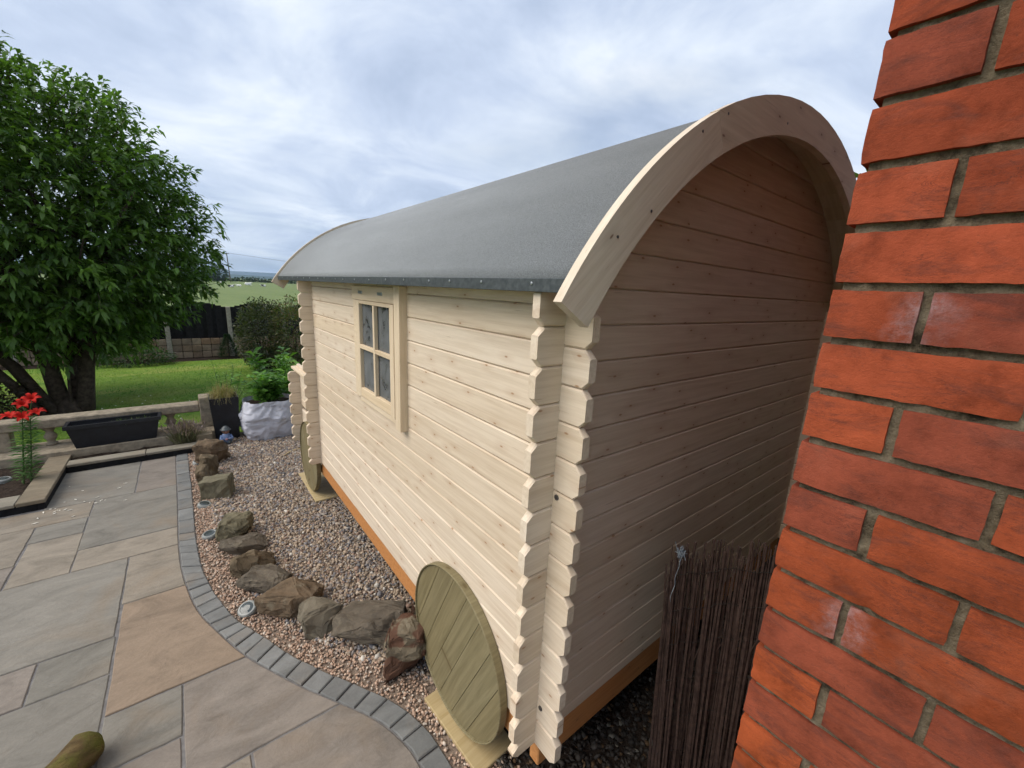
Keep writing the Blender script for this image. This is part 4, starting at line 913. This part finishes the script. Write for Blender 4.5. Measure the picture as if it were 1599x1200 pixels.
def leafy(name, label, c_, n, spread, hgt, a, b, ll, lw, stems=14, up=.6):
    t_ = thing(name, label, 'plant', c_); c_ = np.array(c_); P_ = []; D_ = []; st = []
    for k in range(stems):
        tip = c_ + np.array([RNG.normal(0, spread), RNG.normal(0, spread), hgt * RNG.uniform(.45, 1)]); b0 = c_ + np.array([RNG.normal(0, spread * .35), RNG.normal(0, spread * .35), 0])
        st.append(tube_data([b0, (b0 + tip) / 2 + [0, 0, .02], tip], [.006, .005, .002], 5)); m_ = n // stems
        for i in range(m_):
            f = .15 + .85 * i / m_; aa = i * 2.4 + k; P_.append(b0 + (tip - b0) * f); D_.append([math.cos(aa), math.sin(aa), up])
    P_ = np.array(P_); m_ = len(P_)
    leaf_obj('leaves', t_, P_, np.array(D_) + RNG.normal(0, .2, (m_, 3)), RNG.uniform(ll * .7, ll * 1.2, m_), RNG.uniform(lw * .7, lw * 1.2, m_), cloud_cols(m_, a, b), 0.3)
    s_ = link('stems', mesh('stems', *join_data(st)), LEAFSTEM, t_, (0, 0, 0)); return t_
LEAFSTEM = plain('green_stem', (0.06, 0.11, 0.03))
leafy('potato_plants', 'lush green leaves growing out of the white bulk bag', (-0.08, 5.30, -1.50), 800, .17, .42, (0.06, 0.16, 0.025), (0.13, 0.27, 0.045), .11, .05, 22, .4)
leafy('tall_leafy_plant', 'tall bright green bush between the hut porch and the lawn', (0.14, 6.0, -1.95), 900, .20, 1.10, (0.05, 0.13, 0.02), (0.14, 0.28, 0.045), .17, .06, 18)
leafy('feathery_plant', 'light green feathery plant behind the black square pot', (-0.50, 6.0, -1.95), 700, .11, .95, (0.12, 0.22, 0.04), (0.20, 0.32, 0.07), .10, .016, 16, .7)
# lily
lily = thing('red_lily', 'red lily with five open blooms in the left bed', 'lily', (-2.21, 4.78, -1.90))
fl = [(-2.20, 4.74, -1.215), (-2.12, 4.80, -1.13), (-2.05, 4.76, -1.075), (-2.12, 4.72, -1.23), (-2.03, 4.74, -1.205)]
for q in range(2):
    b0 = Vector((-2.22 + .05 * q, 4.79, -1.91)); tp_ = Vector((-2.13 + .05 * q, 4.76, -1.26))
    link('stem', mesh('stem', *tube_data([b0, b0.lerp(tp_, .5), tp_], [.007, .006, .004], 6)), LEAFSTEM, lily, (0, 0, 0))
    n = 170; f = np.linspace(.06, 1, n)[:, None]; b1, t1 = np.array(b0), np.array(tp_); a_ = np.arange(n) * 2.4
    leaf_obj('leaves', lily, b1 + (t1 - b1) * f, np.c_[np.cos(a_), np.sin(a_), np.full(n, .35)], RNG.uniform(.075, .115, n), np.full(n, .016), cloud_cols(n, (0.05, 0.12, 0.03), (0.10, 0.20, 0.06)), .25)
for i, c_ in enumerate(fl):
    V = []; F = []; tilt = Vector((random.uniform(-.5, .3), -.5 + random.uniform(-.3, .3), .8)).normalized(); M = tilt.to_track_quat('Z', 'Y').to_matrix()
    for k in range(6):
        a = k * math.pi / 3 + i; d_ = Vector((math.cos(a), math.sin(a), 0)); sd = Vector((-d_.y, d_.x, 0)); o_ = len(V)
        for t_, w_, z in ((0.02, .006, -.03), (.3, .016, .004), (.6, .019, .016), (.85, .012, .012), (1.0, .001, -.004)):
            for s2 in (-1, 0, 1): V.append(M @ (d_ * (.068 * t_) + sd * (w_ * .85 * s2) + Vector((0, 0, z - (.004 if s2 == 0 else 0)))))
        for r_ in range(4):
            for s2 in range(2): p = o_ + r_ * 3 + s2; F.append((p, p + 1, p + 4, p + 3))
    link('flower', mesh('flower', V, F), PETAL, lily, c_, smooth=True)
    link('stalk', mesh('stalk', *tube_data([Vector((-2.10, 4.765, -1.29)), Vector(c_) - tilt * .03], [.004, .003], 5)), LEAFSTEM, lily, (0, 0, 0))
# garden figure by the pot
gn = thing('garden_ornament', 'small garden figure with grey cap and blue coat by the black pot', 'ornament', (-0.60, 5.22, G))
gx, gy = -0.60, 5.22
def sk(name, prof, mat, off=(0, 0, 0), seg=18):
    return link(name, lathe(name, prof, seg), mat, gn, (gx + off[0], gy + off[1], G + off[2]), smooth=True)
BLUE = plain('blue_glaze', (0.14, 0.20, 0.36), .35, .5); SKIN = plain('terracotta_skin', (0.28, 0.15, 0.09), .5); CAPM = plain('grey_glaze', (0.07, 0.08, 0.085), .4, .5); PINKG = plain('pink_glaze', (0.36, 0.19, 0.20), .5)
sk('body', [(.0005, 0), (.058, .002), (.064, .03), (.060, .07), (.047, .10), (.034, .118), (.024, .126)], BLUE)
sk('head', [(.0005, .115), (.028, .122), (.040, .145), (.041, .162), (.034, .18), (.0005, .19)], SKIN)
sk('cap', [(.058, .168), (.060, .174), (.046, .182), (.040, .196), (.022, .216), (.0005, .224)], CAPM)
for s2 in (-1, 1):
    link('arm', mesh('arm', *tube_data([(gx + s2 * .045, gy - .01, G + .10), (gx + s2 * .062, gy - .045, G + .065), (gx + s2 * .018, gy - .068, G + .062)], [.017, .016, .012], 8)), BLUE, gn, (0, 0, 0), smooth=True)
    sk('boot', [(.0005, -.01), (.024, -.008), (.026, .012), (.016, .026), (.0005, .03)], CAPM, (s2 * .028, -.055, .01), 12)
sk('nose', [(.0005, 0), (.009, .006), (.009, .012), (.0005, .018)], PINKG, (0, -.042, .146), 10); sk('hands', [(.0005, 0), (.015, .006), (.017, .018), (.0005, .030)], PINKG, (0, -.072, .05), 10)

# ---------------------------------------------------------------- fence
fence = thing('garden_fence', 'black timber fence panels between concrete posts over stone-faced boards', 'fence', (0.0, 13.45, LAWN))
FY = 13.45; PX = [0.125 + 1.385 * k for k in range(-5, 4)]
for k, x in enumerate(PX):
    box('post', CONC, fence, x - .052, x + .052, FY - .05, FY + .05, LAWN - .05, -0.715, 0.01)
    if k == len(PX) - 1: continue
    x0, x1 = x + .053, PX[k + 1] - .053
    for r_ in range(3):
        z0 = LAWN - .02 + r_ * .178; L = (x1 - x0)
        nn = 6
        for q in range(nn): box('stone_facing', GBOARD, fence, x0 + L * q / nn + .004, x0 + L * (q + 1) / nn - .004, FY - .035 - random.uniform(0, .012), FY + .03, z0 + .004, z0 + .174, 0.012, color=random.choice([(0.25, 0.18, 0.12), (0.30, 0.23, 0.16), (0.21, 0.16, 0.115), (0.27, 0.175, 0.11)]))
    box('backing', FENCEWD, fence, x0, x1, FY + .031, FY + .044, LAWN - .02, -1.56, 0.002)
    npk = 11
    for q in range(npk):
        a, b = x0 + (x1 - x0) * q / npk, x0 + (x1 - x0) * (q + 1) / npk; tm = (q + .5) / npk; zt_ = -0.735 + 0.135 * math.sin(math.pi * tm)
        box('fence_board', FENCEWD, fence, a - (.012 if q % 2 else -.001) * (0 < q), b + (.012 if q % 2 else -.001) * (q < npk - 1), FY - .014 - (.024 if q % 2 else 0), FY + .009 - (.024 if q % 2 else 0), -1.575, zt_, 0.002)
    for z in (-1.45, -0.95): box('fence_rail', FENCEWD, fence, x0, x1, FY + .013, FY + .045, z, z + .06, 0.003)

# lawn grass (short blades) as one mass
n = 45000; P_ = np.c_[RNG.uniform(-4.5, 0.7, n), RNG.uniform(5.95, 12.7, n), np.full(n, LAWN - .004)]; P_ = P_[P_[:, 0] < np.interp(P_[:, 1], [5.9, 9, 11, 12.7], [.33, .43, .72, .70])]; n = len(P_)
tn = np.array([mnoise.noise(Vector((p[0] * .9, p[1] * 1.4, 0))) for p in P_])[:, None]
cols = np.clip(np.array([0.115, 0.215, 0.026]) + np.clip(tn, -.4, .6) * np.array([0.20, 0.12, 0.035]), .01, 1) * RNG.uniform(.75, 1.3, (n, 1))
o = leaf_obj('lawn_grass', None, P_, unit(n) * .7 + np.array([0, 0, .9]), RNG.uniform(.018, .040, n), np.full(n, .008), cols, .2); tag(o, 'short mown grass covering the lawn', 'grass', kind='stuff')
n = 60; tag(leaf_obj('daisies', None, np.c_[RNG.uniform(-2.2, 0.0, n), RNG.uniform(6.5, 9.0, n), np.full(n, LAWN + .02)], unit(n) * np.array([1, 1, .2]), np.full(n, .03), np.full(n, .025), np.tile([[.75, .75, .7]], (n, 1)), 0), 'tiny white daisies dotted over the lawn', 'flowers', kind='stuff')

# ---------------------------------------------------------------- far field
def cow(x, y, s_, rz, mat, label, lying=True):
    bm = bmesh.new()
    def ell(c_, r_): 
        q = bmesh.ops.create_icosphere(bm, subdivisions=2, radius=1)
        for v in q['verts']: v.co = Vector((v.co.x * r_[0] + c_[0], v.co.y * r_[1] + c_[1], v.co.z * r_[2] + c_[2]))
    zb = .45 if lying else .95
    ell((0, 0, zb), (.95, .42, .48)); ell((.75, 0, zb + .2), (.42, .26, .34)); ell((1.25, 0, zb + .45), (.34, .15, .17)); ell((-.7, 0, zb + .05), (.42, .38, .45))
    for a, b in ((.6, .25), (.6, -.25), (-.7, .25), (-.7, -.25)):
        if lying: ell((a + .2, b * 1.5, .12), (.4, .11, .11))
        else: ell((a, b, .38), (.11, .11, .48))
    for b in (-.2, .2): ell((1.05, b, zb + .56), (.05, .12, .05))
    o = link('cow', bmesh_to('cow', bm), mat, None, (x, y, LAWN - .05), smooth=True); o.rotation_euler = (0, 0, rz); o.scale = (s_ * .6,) * 3; tag(o, label, 'cow', 'cattle in the far field')
cow(8.7, 122, 1.0, 0.2, HIDE, 'mostly black cow lying nearest in the field, left of the pole')
cow(12.0, 140, 0.9, 2.9, HIDEW, 'small white cow lying just right of the pole foot')
cow(17.2, 168, 1.6, 0.4, HIDEW, 'large white cow lying in the middle of the field')
cow(19.3, 150, 1.1, 3.4, HIDE, 'black and white cow lying closest to the hut roof')
cow(10.4, 176, 1.0, 0.1, HIDEW, 'pale cow standing far back beside the tree leaves', False)
up_ = thing('utility_pole', 'thin wooden power pole with crossarm in the far field', 'utility pole', (17.8, 238, LAWN))
link('post', mesh('post', *tube_data([(17.8, 238, LAWN - .3), (17.3, 238, 11.2)], [.24, .17], 8)), POLE, up_, (0, 0, 0))
link('crossarm', mesh('crossarm', *tube_data([(16.1, 237.6, 11.0), (18.3, 238.3, 10.9)], [.12, .12], 6)), POLE, up_, (0, 0, 0))
for x in (16.3, 17.2, 18.2):
    link('insulator', lathe('insulator', [(.06, 0), (.10, .1), (.06, .25), (.08, .32), (.001, .36)], 8), DARKSTEEL, up_, (x, 237.9, 11.05))
for x in (16.3, 18.2):
    p_ = [Vector((x, 237.9, 11.35)).lerp(Vector((x + 130, 255, 12.0)), t_) - Vector((0, 0, 3.2 * 4 * t_ * (1 - t_))) for t_ in np.linspace(0, 1, 20)]
    link('power_line', mesh('power_line', *tube_data(p_, [.03] * 20, 4)), WIRE, up_, (0, 0, 0))
def far_tree(x, y, w_, h_, n, tone):
    t_ = thing('far_tree', FT_LABEL.pop(0), 'tree', (x, y, LAWN), 'trees along the far field edge')
    u_ = unit(n); lm = np.array([1 + .2 * mnoise.noise(Vector(q) * 2.5 + Vector((x, 0, 0))) for q in u_]); c_ = np.array([x, y, LAWN + h_ * .55]); p_ = c_ + u_ * np.array([w_ / 2, w_ / 2, h_ * .48]) * (lm * RNG.uniform(.7, 1, n) ** .5)[:, None]
    leaf_obj('crown', t_, p_, u_ + unit(n) * .6, RNG.uniform(.8, 1.4, n), RNG.uniform(.6, 1.0, n), cloud_cols(n, tuple(q * tone for q in (0.022, 0.045, 0.016)), tuple(q * tone for q in (0.05, 0.085, 0.03))), .2)
    link('trunk', mesh('trunk', *tube_data([(x, y, LAWN - .2), (x, y, LAWN + h_ * .5)], [.3, .12], 6)), BARK, t_, (0, 0, 0))
FT_LABEL = ['far field-edge tree, tallest, just right of the big tree crown', 'far field-edge tree, second right of the big tree crown', 'far field-edge tree, third right of the big tree crown', 'far field-edge tree, lower one left of the pole']
for q in ((3.5, 265, 14, 11.5, 900, 1.0), (9.5, 262, 12, 9.5, 800, 1.1), (14.5, 268, 9, 7.5, 700, 1.0), (-6, 262, 14, 11, 900, 1.0)): far_tree(*q)
# hedge line: a far mass
n = 9000; hx_ = RNG.uniform(-160, 260, n); hh = np.array([2.6 + 2.2 * mnoise.noise(Vector((x * .06, 0, 0))) + 1.0 * mnoise.noise(Vector((x * .3, 3, 0))) for x in hx_])
o = leaf_obj('far_hedge', None, np.c_[hx_, 330 + RNG.normal(0, 1.5, n), LAWN + RNG.random(n) * np.maximum(hh, 1.0)], unit(n), RNG.uniform(1.0, 1.8, n), RNG.uniform(.8, 1.3, n), cloud_cols(n, (0.02, 0.035, 0.016), (0.045, 0.07, 0.03)), .1); tag(o, 'dark hedgerow running along the far side of the field', 'hedge', kind='stuff')
def hills(name, y, base, amp, seed, colr):
    V = []; F = []; xs = np.linspace(-6000, 6000, 160)
    for i, x in enumerate(xs):
        h_ = base + amp * (mnoise.noise(Vector((x / 1500, seed, 0))) + .4 * mnoise.noise(Vector((x / 350, seed, 4))))
        V += [(x, y, -80), (x, y + 500, h_), (x, y + 2200, h_ * .4)]
        if i: m_ = len(V); F += [(m_ - 6, m_ - 3, m_ - 2, m_ - 5), (m_ - 5, m_ - 2, m_ - 1, m_ - 4)]
    s = Mat(name, .95, .05); s.base(s.ramp(s.noise(s.coord((.02, .02, .02), False), .5, 5, .6), [(.35, tuple(q * .6 for q in colr)), (.65, colr)]))
    struct(link('hills', mesh('hills', V, F), s.m, None, (0, 0, 0), smooth=True))
hills('far_woodland', 2600, 20, 12, 3.3, (0.05, 0.08, 0.06)); hills('far_moor', 5200, 80, 24, 8.1, (0.06, 0.09, 0.09))
hz = link('haze', boxme('haze', -6200, 6200, -320, 9300, -85, 240, 0.0, origin=(0, 0, 0))[0], None, None, (0, 0, 0)); hz['kind'] = 'stuff'; hz['label'] = 'thin bluish air over the distant hills'; hz['category'] = 'haze'
hm = bpy.data.materials.new('haze'); hm.use_nodes = True; t_ = hm.node_tree; t_.nodes.clear()
ho = t_.nodes.new('ShaderNodeOutputMaterial'); hv = t_.nodes.new('ShaderNodeVolumePrincipled'); hv.inputs['Density'].default_value = 0.00013; hv.inputs['Color'].default_value = (0.55, 0.74, 0.97, 1); hv.inputs['Anisotropy'].default_value = 0.2
t_.links.new(hv.outputs[0], ho.inputs['Volume']); hz.data.materials.append(hm)
